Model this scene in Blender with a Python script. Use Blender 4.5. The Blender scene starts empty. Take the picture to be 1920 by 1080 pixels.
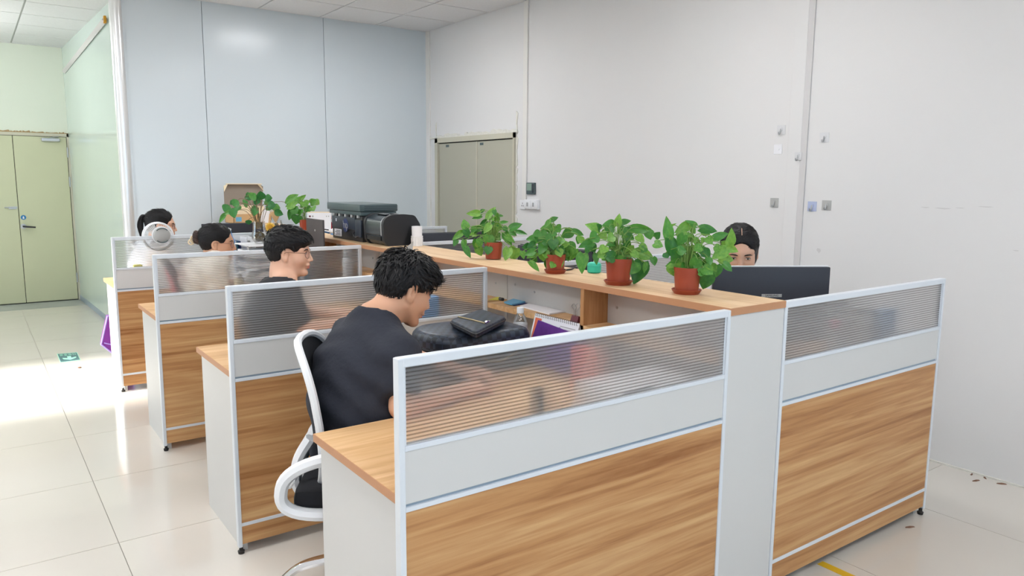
import bpy, bmesh, math, random
import numpy as np
from mathutils import Vector, Matrix

SC = bpy.context.scene
COL = SC.collection
random.seed(7)
PI = math.pi

# ------------------------------------------------------------------ camera
CAM = np.array([-0.7807, -1.5509, 1.5152]); YAW, PITCH, ROLL, FPX = -0.6273, -0.1436, 0.008, 1401.48
def _basis():
    cy, sy, cp, sp, cr, sr = math.cos(YAW), math.sin(YAW), math.cos(PITCH), math.sin(PITCH), math.cos(ROLL), math.sin(ROLL)
    f = np.array([-sy*cp, cy*cp, sp]); r = np.array([cy, sy, 0.0]); u = np.cross(r, f)
    return cr*r + sr*u, -sr*r + cr*u, f
CR, CU, CF = _basis()
cd = bpy.data.cameras.new('camera'); cam = bpy.data.objects.new('camera', cd); COL.objects.link(cam)
cd.sensor_width = 36.0; cd.lens = FPX*36.0/1920.0; cd.clip_start = 0.02; cd.clip_end = 200
cam.matrix_world = Matrix(((CR[0], CU[0], -CF[0], CAM[0]), (CR[1], CU[1], -CF[1], CAM[1]), (CR[2], CU[2], -CF[2], CAM[2]), (0, 0, 0, 1)))
SC.camera = cam
def at(px, py, axis, v):
    """measured point: where the sight line of a photograph pixel meets the plane axis=v"""
    d = CF + CR*(px-960)/FPX - CU*(py-540)/FPX
    t = (v - CAM[axis])/d[axis]
    return CAM + t*d

# ------------------------------------------------------------------ light, exposure
SC.view_settings.view_transform = 'Standard'; SC.view_settings.look = 'None'
SC.view_settings.exposure = 0.22; SC.view_settings.gamma = 1.0; SC.view_settings.use_curve_mapping = False
w = bpy.data.worlds.new('world'); SC.world = w; w.use_nodes = True
nt = w.node_tree; bg = nt.nodes['Background']
bg.inputs[0].default_value = (0.56, 0.79, 1.0, 1); bg.inputs[1].default_value = 2.6
sd = bpy.data.lights.new('sun', 'SUN'); sd.energy = 16.0; sd.angle = math.radians(9.0); sd.color = (1.0, 0.99, 0.93)
sun = bpy.data.objects.new('sun', sd); COL.objects.link(sun)
sun.rotation_euler = Vector((-1.0, 0.02, 0.50)).to_track_quat('Z', 'Y').to_euler()
LED = 24.0
SC.cycles.max_bounces = 10; SC.cycles.transparent_max_bounces = 24; SC.cycles.transmission_bounces = 10
SC.cycles.sample_clamp_indirect = 6.0; SC.cycles.caustics_refractive = False; SC.cycles.caustics_reflective = False

# ------------------------------------------------------------------ materials
def srgb(*c):
    return tuple(((x/255.0)/12.92 if x/255.0 <= 0.04045 else (((x/255.0)+0.055)/1.055)**2.4) for x in c) + (1.0,)
def newmat(name):
    m = bpy.data.materials.new(name); m.use_nodes = True
    n = m.node_tree.nodes; p = n['Principled BSDF']
    return m, m.node_tree, n, p
def mat(name, col, rough=0.5, metal=0.0, spec=0.5, noise=0.0, nscale=30.0, bump=0.0, coat=0.0):
    m, t, n, p = newmat(name)
    p.inputs['Base Color'].default_value = col; p.inputs['Roughness'].default_value = rough
    p.inputs['Metallic'].default_value = metal; p.inputs['Specular IOR Level'].default_value = spec
    p.inputs['Coat Weight'].default_value = coat
    if noise or bump:
        tc = n.new('ShaderNodeTexCoord'); nz = n.new('ShaderNodeTexNoise'); nz.inputs['Scale'].default_value = nscale; nz.inputs['Detail'].default_value = 5
        t.links.new(tc.outputs['Object'], nz.inputs['Vector'])
        if noise:
            mx = n.new('ShaderNodeMix'); mx.data_type = 'RGBA'
            mx.inputs[6].default_value = tuple(c*(1-noise) for c in col[:3])+(1,); mx.inputs[7].default_value = tuple(min(1, c*(1+noise)) for c in col[:3])+(1,)
            t.links.new(nz.outputs['Fac'], mx.inputs[0]); t.links.new(mx.outputs[2], p.inputs['Base Color'])
        if bump:
            b = n.new('ShaderNodeBump'); b.inputs['Strength'].default_value = bump; b.inputs['Distance'].default_value = 0.01
            t.links.new(nz.outputs['Fac'], b.inputs['Height']); t.links.new(b.outputs['Normal'], p.inputs['Normal'])
    return m
def wood(name, dark, mid, light, stretch, rough=0.45):
    m, t, n, p = newmat(name); p.inputs['Roughness'].default_value = rough; p.inputs['Specular IOR Level'].default_value = 0.3
    tc = n.new('ShaderNodeTexCoord'); oi = n.new('ShaderNodeObjectInfo'); ad = n.new('ShaderNodeVectorMath'); mp = n.new('ShaderNodeMapping')
    t.links.new(tc.outputs['Object'], ad.inputs[0]); t.links.new(oi.outputs['Location'], ad.inputs[1]); t.links.new(ad.outputs[0], mp.inputs['Vector'])
    mp.inputs['Scale'].default_value = stretch
    a = n.new('ShaderNodeTexNoise'); a.inputs['Scale'].default_value = 1.0; a.inputs['Detail'].default_value = 7; a.inputs['Roughness'].default_value = 0.62; a.inputs['Distortion'].default_value = 1.1
    b = n.new('ShaderNodeTexNoise'); b.inputs['Scale'].default_value = 4.5; b.inputs['Detail'].default_value = 6; b.inputs['Distortion'].default_value = 0.6
    t.links.new(mp.outputs[0], a.inputs['Vector']); t.links.new(mp.outputs[0], b.inputs['Vector'])
    mm = n.new('ShaderNodeMath'); mm.operation = 'MULTIPLY_ADD'; mm.inputs[1].default_value = 0.42
    t.links.new(b.outputs['Fac'], mm.inputs[0]); 
    m2 = n.new('ShaderNodeMath'); m2.operation = 'MULTIPLY'; m2.inputs[1].default_value = 0.62
    t.links.new(a.outputs['Fac'], m2.inputs[0]); t.links.new(m2.outputs[0], mm.inputs[2])
    r = n.new('ShaderNodeValToRGB'); e = r.color_ramp.elements
    e[0].position = 0.36; e[0].color = dark; e[1].position = 0.66; e[1].color = light
    x = e.new(0.5); x.color = mid
    t.links.new(mm.outputs[0], r.inputs[0]); t.links.new(r.outputs[0], p.inputs['Base Color'])
    return m
def glassy(name, tint=(1, 1, 1, 1), rough=0.02, refl=0.6, base=0.01):
    m = bpy.data.materials.new(name); m.use_nodes = True; t = m.node_tree; n = t.nodes; n.clear()
    o = n.new('ShaderNodeOutputMaterial'); tr = n.new('ShaderNodeBsdfTransparent'); tr.inputs[0].default_value = tint
    g = n.new('ShaderNodeBsdfGlossy'); g.inputs['Roughness'].default_value = rough; g.inputs[0].default_value = (0.9, 0.9, 0.9, 1)
    mx = n.new('ShaderNodeMixShader'); fr = n.new('ShaderNodeFresnel'); fr.inputs[0].default_value = 1.45
    mr = n.new('ShaderNodeMath'); mr.operation = 'MULTIPLY_ADD'; mr.inputs[1].default_value = refl; mr.inputs[2].default_value = base
    t.links.new(fr.outputs[0], mr.inputs[0]); t.links.new(mr.outputs[0], mx.inputs[0])
    t.links.new(tr.outputs[0], mx.inputs[1]); t.links.new(g.outputs[0], mx.inputs[2]); t.links.new(mx.outputs[0], o.inputs[0])
    return m
def milky(name, col, clear):
    m = bpy.data.materials.new(name); m.use_nodes = True; t = m.node_tree; n = t.nodes
    p = n['Principled BSDF']; p.inputs['Base Color'].default_value = col; p.inputs['Roughness'].default_value = 0.3
    tr = n.new('ShaderNodeBsdfTransparent'); mx = n.new('ShaderNodeMixShader'); mx.inputs[0].default_value = clear
    t.links.new(p.outputs[0], mx.inputs[1]); t.links.new(tr.outputs[0], mx.inputs[2]); t.links.new(mx.outputs[0], n['Material Output'].inputs[0]); return m
def emit(name, col, s):
    m = bpy.data.materials.new(name); m.use_nodes = True; t = m.node_tree; n = t.nodes; n.clear()
    o = n.new('ShaderNodeOutputMaterial'); e = n.new('ShaderNodeEmission'); e.inputs[0].default_value = col; e.inputs[1].default_value = s
    t.links.new(e.outputs[0], o.inputs[0]); return m
def frosted(name):
    """ribbed polycarbonate: part clear, part scattering, part milky"""
    m = bpy.data.materials.new(name); m.use_nodes = True; t = m.node_tree; n = t.nodes; n.clear()
    o = n.new('ShaderNodeOutputMaterial')
    tr = n.new('ShaderNodeBsdfTransparent'); tr.inputs[0].default_value = (0.97, 0.97, 0.97, 1)
    rf = n.new('ShaderNodeBsdfRefraction'); rf.inputs['Roughness'].default_value = 0.62; rf.inputs['IOR'].default_value = 1.09; rf.inputs[0].default_value = (0.97, 0.97, 0.97, 1)
    df = n.new('ShaderNodeBsdfTranslucent'); df.inputs[0].default_value = (0.9, 0.9, 0.91, 1)
    dd = n.new('ShaderNodeBsdfDiffuse'); dd.inputs[0].default_value = (0.9, 0.9, 0.91, 1)
    a = n.new('ShaderNodeMixShader'); a.inputs[0].default_value = 0.50
    b = n.new('ShaderNodeMixShader'); b.inputs[0].default_value = 0.68
    c = n.new('ShaderNodeMixShader'); c.inputs[0].default_value = 0.21
    t.links.new(tr.outputs[0], a.inputs[1]); t.links.new(rf.outputs[0], a.inputs[2])
    t.links.new(df.outputs[0], b.inputs[1]); t.links.new(dd.outputs[0], b.inputs[2])
    t.links.new(a.outputs[0], c.inputs[1]); t.links.new(b.outputs[0], c.inputs[2]); t.links.new(c.outputs[0], o.inputs[0])
    return m
def leafmat(name, base, lo, hi):
    m, t, n, p = newmat(name); p.inputs['Roughness'].default_value = 0.38
    oi = n.new('ShaderNodeObjectInfo'); r = n.new('ShaderNodeValToRGB'); e = r.color_ramp.elements
    e[0].color = lo; e[1].color = hi; x = e.new(0.5); x.color = base
    tc = n.new('ShaderNodeTexCoord'); nz = n.new('ShaderNodeTexNoise'); nz.inputs['Scale'].default_value = 4.0; nz.inputs['Detail'].default_value = 4
    t.links.new(tc.outputs['Object'], nz.inputs['Vector'])
    ma = n.new('ShaderNodeMath'); ma.operation = 'MULTIPLY_ADD'; ma.inputs[1].default_value = 0.75
    mb = n.new('ShaderNodeMath'); mb.operation = 'MULTIPLY_ADD'; mb.inputs[1].default_value = 0.9; mb.inputs[2].default_value = -0.35
    t.links.new(nz.outputs['Fac'], mb.inputs[0]); t.links.new(oi.outputs['Random'], ma.inputs[0]); t.links.new(mb.outputs[0], ma.inputs[2])
    t.links.new(ma.outputs[0], r.inputs[0]); t.links.new(r.outputs[0], p.inputs['Base Color'])
    o = n['Material Output']; tl = n.new('ShaderNodeBsdfTranslucent'); mx = n.new('ShaderNodeMixShader'); mx.inputs[0].default_value = 0.22
    t.links.new(r.outputs[0], tl.inputs[0]); t.links.new(p.outputs[0], mx.inputs[1]); t.links.new(tl.outputs[0], mx.inputs[2]); t.links.new(mx.outputs[0], o.inputs[0])
    return m
def checker_mat(name, a, b, scale, rough=0.42):
    m, t, n, p = newmat(name); p.inputs['Roughness'].default_value = rough
    tc = n.new('ShaderNodeTexCoord'); ck = n.new('ShaderNodeTexChecker'); ck.inputs['Scale'].default_value = scale
    ck.inputs[1].default_value = a; ck.inputs[2].default_value = b
    mp = n.new('ShaderNodeMapping'); mp.inputs['Location'].default_value = (0.003, 0.004, 0.0071); t.links.new(tc.outputs['Object'], mp.inputs[0])
    nz = n.new('ShaderNodeTexNoise'); nz.inputs['Scale'].default_value = 60; mx = n.new('ShaderNodeMix'); mx.data_type = 'RGBA'; mx.blend_type = 'MULTIPLY'; mx.inputs[0].default_value = 0.35
    t.links.new(mp.outputs[0], ck.inputs[0]); t.links.new(tc.outputs['Object'], nz.inputs['Vector'])
    t.links.new(ck.outputs[0], mx.inputs[6]); t.links.new(nz.outputs['Color'], mx.inputs[7]); t.links.new(mx.outputs[2], p.inputs['Base Color'])
    return m

M = {}
M['white_panel'] = mat('white_laminate', srgb(210, 209, 207), 0.42, noise=0.015, nscale=3)
M['alu'] = mat('white_aluminium', srgb(220, 225, 231), 0.3, spec=0.6)
M['alu_groove'] = mat('grey_aluminium_groove', srgb(150, 165, 178), 0.4)
M['wood_x'] = wood('oak_laminate_lengthwise', srgb(152, 100, 58), srgb(190, 140, 92), srgb(214, 172, 122), (0.42, 7, 10))
M['wood_top'] = wood('oak_desktop', srgb(186, 140, 94), srgb(208, 166, 118), srgb(226, 190, 146), (0.6, 9, 9))
M['wood_counter'] = wood('oak_counter_top', srgb(196, 158, 118), srgb(216, 182, 142), srgb(230, 202, 168), (9, 0.6, 9))
M['wood_edge'] = mat('oak_edge_band', srgb(190, 138, 100), 0.5, noise=0.06, nscale=20)
M['wood_z'] = wood('oak_laminate_upright', srgb(160, 108, 64), srgb(186, 136, 90), srgb(202, 154, 108), (12, 12, 0.8))
M['frost'] = frosted('ribbed_polycarbonate')
M['black_foot'] = mat('black_plastic_foot', srgb(25, 22, 20), 0.5)
M['wall_w'] = mat('white_wall_paint', srgb(224, 223, 223), 0.75, noise=0.02, nscale=1.5, bump=0.03)
M['wall_far'] = mat('green_lit_wall_paint', srgb(226, 232, 218), 0.6, noise=0.02, nscale=2)  # greenish light from outside put into the wall colour
M['panel_blue'] = mat('blue_grey_metal_panel', srgb(210, 219, 225), 0.22, spec=0.4, noise=0.012, nscale=1.2)
M['panel_green'] = mat('green_lit_glossy_panel', srgb(206, 222, 214), 0.12, spec=0.5, noise=0.03, nscale=1.5)  # same greenish outside light tinted into the panel colour
M['chrome_trim'] = mat('polished_aluminium_trim', srgb(236, 236, 236), 0.28, metal=0.6)
M['trim_w'] = mat('white_pvc_trim', srgb(228, 226, 222), 0.5)
M['trim_g'] = mat('grey_shadow_trim', srgb(208, 206, 206), 0.6)
M['ceil'] = mat('mineral_fibre_tile', srgb(226, 226, 228), 0.8, noise=0.06, nscale=60, bump=0.2)
M['ceil_grid'] = mat('grey_ceiling_grid', srgb(170, 172, 172), 0.5)
M['tile'] = mat('polished_porcelain', srgb(214, 208, 199), 0.09, spec=0.55, noise=0.035, nscale=2.2)
M['grout'] = mat('grey_grout', srgb(150, 144, 136), 0.8)
M['stone'] = mat('grey_stone_sill', srgb(160, 164, 160), 0.4, noise=0.08, nscale=30)
M['door_b'] = mat('beige_steel_door', srgb(178, 176, 160), 0.45)
M['door_frame'] = mat('beige_door_frame', srgb(198, 194, 176), 0.5)
M['door_g'] = mat('cream_green_steel_door', srgb(200, 202, 170), 0.4, noise=0.03, nscale=3)
M['plaster'] = mat('rough_plaster', srgb(222, 220, 212), 0.9, noise=0.15, nscale=40, bump=0.6)
M['rust'] = mat('brown_stained_foam', srgb(176, 150, 112), 0.9, noise=0.3, nscale=60, bump=0.6)
M['dark'] = mat('dark_gap', srgb(40, 38, 34), 0.8)
M['steel'] = mat('brushed_steel', srgb(190, 192, 194), 0.3, metal=0.9)
M['chrome'] = mat('chrome', srgb(225, 225, 228), 0.08, metal=1.0)
M['black'] = mat('black_plastic', srgb(28, 29, 33), 0.45, noise=0.1, nscale=200)
M['black_gloss'] = mat('black_gloss_plastic', srgb(46, 54, 60), 0.22, spec=0.6)
M['navy_plastic'] = mat('dark_slate_plastic', srgb(44, 52, 64), 0.4)
M['slate'] = mat('slate_green_plastic', srgb(72, 88, 90), 0.4)
M['silver'] = mat('silver_plastic', srgb(178, 180, 182), 0.3, metal=0.4)
M['screen'] = mat('dark_screen', srgb(30, 33, 40), 0.25)
M['monitor'] = mat('charcoal_monitor_shell', srgb(44, 45, 54), 0.5, noise=0.08, nscale=300)
M['brown_dark'] = mat('dark_brown_panel', srgb(72, 64, 64), 0.5)
M['label_grey'] = mat('grey_name_plate', srgb(172, 172, 170), 0.5)
M['ink'] = mat('dark_ink', srgb(52, 52, 56), 0.7)
M['white_plastic'] = mat('white_plastic', srgb(236, 237, 240), 0.35)
M['chair_mesh'] = checker_mat('black_mesh_fabric', srgb(22, 23, 27), srgb(40, 42, 48), 260, 0.8)
M['black_fabric'] = mat('black_seat_fabric', srgb(26, 26, 31), 0.9, noise=0.15, nscale=200)
M['red_fabric'] = mat('red_chair_fabric', srgb(178, 58, 66), 0.85, noise=0.1, nscale=120)
M['terracotta'] = mat('terracotta_plastic', srgb(156, 66, 42), 0.4, noise=0.04, nscale=20)
M['soil'] = mat('dark_soil', srgb(56, 42, 32), 0.95, noise=0.3, nscale=120, bump=0.8)
M['leaf'] = leafmat('pothos_leaf', srgb(80, 146, 54), srgb(44, 110, 44), srgb(142, 188, 80))
M['leaf_far'] = leafmat('broad_leaf', srgb(62, 134, 56), srgb(34, 100, 50), srgb(116, 168, 76))
M['stem'] = mat('green_stem', srgb(120, 156, 72), 0.5)
M['stem_brown'] = mat('brown_stem', srgb(122, 104, 70), 0.6)
M['glass'] = glassy('clear_glass')
M['water'] = glassy('clear_plastic', (0.93, 0.95, 0.96, 1), 0.08, 0.8, 0.04)
M['frost_plastic'] = milky('milky_plastic', srgb(232, 232, 230), 0.45)
M['roots'] = mat('brown_roots', srgb(104, 92, 66), 0.9, noise=0.3, nscale=80)
M['cardboard'] = mat('cardboard', srgb(206, 168, 122), 0.85, noise=0.05, nscale=30)
M['cardboard_in'] = mat('grey_brown_cardboard', srgb(150, 138, 126), 0.85, noise=0.04, nscale=30)
M['cream'] = mat('cream_paper', srgb(238, 220, 188), 0.8)
M['paper'] = mat('white_paper', srgb(236, 236, 240), 0.8)
M['yellow'] = mat('yellow_petal', srgb(240, 194, 74), 0.6)
M['ochre'] = mat('ochre_centre', srgb(196, 138, 34), 0.8)
M['red'] = mat('red_card', srgb(190, 34, 52), 0.6)
M['pink'] = mat('pink_cap', srgb(238, 96, 128), 0.5)
M['blue'] = mat('blue_card', srgb(104, 168, 226), 0.6, noise=0.06, nscale=40)
M['teal_blue'] = mat('teal_blue_cover', srgb(38, 118, 150), 0.5)
M['navy'] = mat('navy_cover', srgb(36, 52, 104), 0.5)
M['sky'] = mat('sky_blue_cover', srgb(108, 176, 214), 0.5)
M['lime'] = mat('lime_paper', srgb(226, 222, 92), 0.6)
M['teal'] = mat('mint_plastic', srgb(60, 196, 168), 0.35)
M['purple'] = mat('purple_fabric', srgb(124, 40, 146), 0.6, noise=0.05, nscale=20)
M['lilac'] = mat('lilac_piping', srgb(176, 150, 226), 0.6)
M['cable'] = mat('black_cable', srgb(26, 26, 30), 0.5)
M['cable_b'] = mat('blue_cable', srgb(46, 92, 138), 0.5)
M['tape'] = mat('yellow_floor_tape', srgb(222, 178, 34), 0.5)
M['chip'] = mat('brown_bark_chip', srgb(120, 88, 70), 0.9, noise=0.2, nscale=100)
M['sign_teal'] = mat('dark_teal_sign', srgb(74, 120, 124), 0.35)
M['sign_mint'] = mat('mint_sign_print', srgb(176, 246, 214), 0.5)
M['bag'] = checker_mat('checked_coated_canvas', srgb(38, 44, 56), srgb(60, 70, 86), 44)
M['bag_trim'] = mat('black_leather', srgb(22, 24, 30), 0.45)
M['brass'] = mat('pale_gold_zip', srgb(206, 190, 150), 0.35, metal=0.7)
M['maroon'] = mat('maroon_print', srgb(98, 28, 44), 0.5)
M['orange'] = mat('orange_print', srgb(222, 112, 78), 0.6)
M['violet'] = mat('violet_print', srgb(96, 52, 140), 0.5, noise=0.5, nscale=22)
M['skin'] = mat('skin', srgb(224, 178, 152), 0.5, noise=0.03, nscale=30)
M['skin2'] = mat('skin_tan', srgb(214, 164, 134), 0.5, noise=0.03, nscale=30)
for k in ('skin', 'skin2'):
    p = M[k].node_tree.nodes['Principled BSDF']; p.inputs['Subsurface Weight'].default_value = 0.12; p.inputs['Subsurface Radius'].default_value = (0.02, 0.008, 0.005); p.inputs['Specular IOR Level'].default_value = 0.35
M['lips'] = mat('lip_red', srgb(190, 96, 88), 0.45)
M['hair'] = mat('black_hair', srgb(20, 18, 20), 0.5, spec=0.3, noise=0.3, nscale=90, bump=0.3)
M['hair_br'] = mat('dark_brown_hair', srgb(58, 36, 28), 0.45, noise=0.3, nscale=90)
M['eye_w'] = mat('eye_white', srgb(226, 220, 214), 0.3)
M['iris'] = mat('dark_iris', srgb(24, 16, 14), 0.2)
M['shirt_dark'] = mat('charcoal_cotton', srgb(38, 41, 52), 0.9, noise=0.1, nscale=60, bump=0.25)
M['shirt_black'] = mat('black_cotton', srgb(34, 34, 40), 0.9, noise=0.1, nscale=60)
M['shirt_cream'] = mat('cream_cotton', srgb(226, 218, 206), 0.9, noise=0.05, nscale=60)
M['shirt_white'] = mat('white_cotton', srgb(232, 236, 244), 0.9, noise=0.04, nscale=60)
M['trousers'] = mat('dark_denim', srgb(40, 44, 58), 0.9, noise=0.1, nscale=100)
M['shoe'] = mat('dark_shoe', srgb(34, 32, 32), 0.6)
M['wire'] = mat('brown_spectacle_wire', srgb(120, 84, 70), 0.35, metal=0.5)
M['lens'] = glassy('spectacle_lens', (0.97, 0.96, 1.0, 1), 0.02, 0.10, 0.02)
M['led'] = emit('led_diffuser', (0.985, 0.99, 1.0, 1), LED)

# ------------------------------------------------------------------ mesh helpers
class MB:
    def __init__(s): s.v = []; s.f = []
    def add(s, vs, fs):
        o = len(s.v); s.v += [tuple(float(c) for c in p) for p in vs]; s.f += [tuple(i+o for i in f) for f in fs]; return s
    def box(s, x0, x1, y0, y1, z0, z1, b=0.0):
        if b <= 0:
            return s.add([(x0, y0, z0), (x1, y0, z0), (x1, y1, z0), (x0, y1, z0), (x0, y0, z1), (x1, y0, z1), (x1, y1, z1), (x0, y1, z1)],
                  [(3, 2, 1, 0), (4, 5, 6, 7), (0, 1, 5, 4), (1, 2, 6, 5), (2, 3, 7, 6), (3, 0, 4, 7)])
        bm = bmesh.new(); bmesh.ops.create_cube(bm, size=1.0)
        for v in bm.verts: v.co = Vector(((x0+x1)/2+v.co.x*(x1-x0), (y0+y1)/2+v.co.y*(y1-y0), (z0+z1)/2+v.co.z*(z1-z0)))
        bmesh.ops.bevel(bm, geom=list(bm.edges), offset=min(b, 0.49*min(x1-x0, y1-y0, z1-z0)), segments=2, profile=0.6, affect='EDGES')
        bm.verts.index_update(); s.add([v.co for v in bm.verts], [[v.index for v in f.verts] for f in bm.faces]); bm.free(); return s
    def prism(s, poly, axis, a, b):
        """poly: outline in the two other axes (in axis order), pushed from a to b along axis"""
        n = len(poly); vs = []
        for k in (a, b):
            for p in poly:
                q = list(p); q.insert(axis, k); vs.append(q)
        fs = [tuple(range(n))[::-1], tuple(range(n, 2*n))] + [(i, (i+1) % n, n+(i+1) % n, n+i) for i in range(n)]
        return s.add(vs, fs)
    def lathe(s, prof, c=(0, 0, 0), n=24, axis='z'):
        vs = []; fs = []; m = len(prof)
        for i in range(n):
            a = 2*PI*i/n
            for r, h in prof:
                p = (r*math.cos(a), r*math.sin(a), h)
                if axis == 'x': p = (h, p[0], p[1])
                if axis == 'y': p = (p[1], h, p[0])
                vs.append((c[0]+p[0], c[1]+p[1], c[2]+p[2]))
        for i in range(n):
            j = (i+1) % n
            for k in range(m-1): fs.append((i*m+k, j*m+k, j*m+k+1, i*m+k+1))
        if prof[0][0] > 1e-6: fs.append(tuple(i*m for i in range(n))[::-1])
        if prof[-1][0] > 1e-6: fs.append(tuple(i*m+m-1 for i in range(n)))
        return s.add(vs, fs)
    def tube(s, pts, r, n=8, closed=False, flat=None):
        """round (or flattened, flat=(normal, ratio)) tube through points; r number or list"""
        P = [Vector(p) for p in pts]; m = len(P); R = r if isinstance(r, (list, tuple)) else [r]*m
        vs = []; fs = []; up = None
        for i in range(m):
            a = P[(i-1) % m] if (closed or i > 0) else P[i]; b = P[(i+1) % m] if (closed or i < m-1) else P[i]
            t = (b-a).normalized()
            if flat: x = (Vector(flat[0]) - t*t.dot(Vector(flat[0]))).normalized()
            else:
                if up is None: up = Vector((0, 0, 1)) if abs(t.z) < 0.9 else Vector((1, 0, 0))
                x = (up - t*t.dot(up)).normalized(); up = x
            y = t.cross(x); k = flat[1] if flat else 1.0
            for j in range(n):
                an = 2*PI*j/n; vs.append(P[i] + x*(R[i]*k*math.cos(an)) + y*(R[i]*math.sin(an)))
        for i in range(m if closed else m-1):
            q = (i+1) % m
            for j in range(n): fs.append((i*n+j, i*n+(j+1) % n, q*n+(j+1) % n, q*n+j))
        if not closed: fs += [tuple(range(n))[::-1], tuple((m-1)*n+j for j in range(n))]
        return s.add(vs, fs)
    def ell(s, c, r, n=14, m=10):
        prof = [(math.sin(PI*k/m), -math.cos(PI*k/m)) for k in range(m+1)]
        prof[0] = (0, -1); prof[-1] = (0, 1)
        o = len(s.v); s.lathe(prof, (0, 0, 0), n)
        s.v[o:] = [(c[0]+v[0]*r[0], c[1]+v[1]*r[1], c[2]+v[2]*r[2]) for v in s.v[o:]]
        return s
    def xf(s, mat4, start=0):
        s.v[start:] = [tuple(mat4 @ Vector(v)) for v in s.v[start:]]; return s
    def build(s, name, m, parent=None, smooth=False, kind=None):
        L = world_loc(parent)
        me = bpy.data.meshes.new(name); me.from_pydata([(v[0]-L[0], v[1]-L[1], v[2]-L[2]) for v in s.v], [], s.f)
        me.materials.append(m); me.update()
        if smooth: smooth_mesh(me, smooth if smooth is not True else 40)
        o = bpy.data.objects.new(name, me); COL.objects.link(o)
        if parent is not None: o.parent = parent
        if kind: o['kind'] = kind
        return o
def smooth_mesh(me, ang):
    me.polygons.foreach_set('use_smooth', [True]*len(me.polygons))
    try: me.set_sharp_from_angle(angle=math.radians(ang))
    except Exception: pass
def world_loc(o):
    x = y = z = 0.0
    while o is not None:
        x += o.location[0]; y += o.location[1]; z += o.location[2]; o = o.parent
    return (x, y, z)
def thing(name, label, cat, loc=(0, 0, 0), group=None):
    o = bpy.data.objects.new(name, None); COL.objects.link(o); o.location = tuple(float(c) for c in loc); o.empty_display_size = 0.05
    return tag(o, label, cat, group)
def tag(o, label, cat, group=None):
    o['label'] = label; o['category'] = cat
    if group: o['group'] = group
    return o
def struct(o, label=None):
    o['kind'] = 'structure'
    if label: o['label'] = label
    return o
def empty_struct(name, label=None, loc=(0, 0, 0)):
    o = bpy.data.objects.new(name, None); COL.objects.link(o); o.location = loc; return struct(o, label)
def dup(root, loc, rz=0.0, label=None):
    r = root.copy(); COL.objects.link(r); r.location = loc; r.rotation_euler = (0, 0, rz)
    if label: r['label'] = label
    for ch in list(root.children):
        c = ch.copy(); COL.objects.link(c); c.parent = r
        for g in ch.children:
            d = g.copy(); COL.objects.link(d); d.parent = c
    return r
def inst(src, parent, mat4, name=None):
    o = src.copy(); COL.objects.link(o); o.parent = parent; o.matrix_local = mat4
    if name: o.name = name
    return o
def text(txt, size, m, parent, mat4, name='lettering', ext=0.0004):
    c = bpy.data.curves.new(name, 'FONT'); c.body = txt; c.size = size; c.extrude = ext; c.align_x = 'CENTER'; c.align_y = 'CENTER'; c.resolution_u = 3
    t = bpy.data.objects.new('t', c); COL.objects.link(t)
    me = bpy.data.meshes.new_from_object(t); bpy.data.objects.remove(t); me.materials.clear(); me.materials.append(m); me.name = name
    L = Vector(world_loc(parent)); me.transform(Matrix.Translation(-L) @ mat4)
    o = bpy.data.objects.new(name, me); COL.objects.link(o); o.parent = parent
    return o
def frame(o, x, y, z):
    return Matrix(((x[0], y[0], z[0], o[0]), (x[1], y[1], z[1], o[1]), (x[2], y[2], z[2], o[2]), (0, 0, 0, 1)))

# ================================================================== SETTING
XL, XW, YF, YB, YC = -3.4, 3.42, -4.5, 5.87, 9.05
ZC, ZC2 = 3.11, 3.03
TS = 0.785
fl = struct(MB().box(XL, XW, YF, YC, -0.06, -0.003).build('floor', M['grout']), 'pale polished porcelain tile floor')
_tile = {}
def cells(lo, hi, o, s):
    k = math.floor((lo-o)/s); r = []
    while o+k*s < hi-0.02:
        a, b = max(lo, o+k*s), min(hi, o+(k+1)*s)
        if b-a > 0.02: r.append((a, b))
        k += 1
    return r
def tiled(parent, xs, ys, z0, z1, gap, m, name, skip, bev):
    for (a, b) in xs:
        for (c, d) in ys:
            if skip((a+b)/2, (c+d)/2): continue
            key = (name, round(b-a, 3), round(d-c, 3), z0)
            if key not in _tile:
                hx, hy = (b-a)/2-gap, (d-c)/2-gap
                o = MB().box(-hx, hx, -hy, hy, z0, z1, bev).build(name, m, None); _tile[key] = o
                o.parent = parent; o.location = ((a+c*0+b)/2, (c+d)/2, 0)
            else:
                q = _tile[key].copy(); COL.objects.link(q); q.parent = parent; q.location = ((a+b)/2, (c+d)/2, 0)
tiled(fl, cells(XL, XW, -0.38, TS), cells(YF, 8.55, 0.22, TS), -0.02, 0.0, 0.0016, M['tile'], 'tile', lambda x, y: x > 0.6 and y > 6.1, 0.0)
MB().box(XL, 0.3, 8.55, YC, -0.02, 0.001).build('stone_sill', M['stone'], fl)

ce = struct(MB().box(XL, XW, YF, YB+0.05, ZC, ZC+0.05).build('ceiling', M['ceil_grid']), 'white tiled suspended ceiling with grey grid')
MB().box(XL, 0.45, YB+0.05, YC, ZC2, ZC2+0.05).build('corridor_ceiling', M['ceil_grid'], ce)
LIGHTS = [(1.895, 4.335), (1.895, 1.285), (1.895, -1.765), (-0.545, 3.725), (-0.545, 0.675), (-0.545, -2.375), (-2.375, 4.335), (-2.375, 1.285), (-2.375, -1.765)]
FILL_TUBES = [(-1.155, 7.385), (-2.375, 8.605)]  # unseen hanging tubes, added to brighten the corridor and its ceiling
def islight(x, y): return any(abs(x-a) < 0.2 and abs(y-b) < 0.2 for a, b in LIGHTS)
tiled(ce, cells(XL, XW, 1.59-0.61*9, 0.61), cells(YF, YB+0.05, 4.64-0.61*20, 0.61), ZC-0.006, ZC+0.01, 0.008, M['ceil'], 'ceiling_tile', islight, 0.0)
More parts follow.
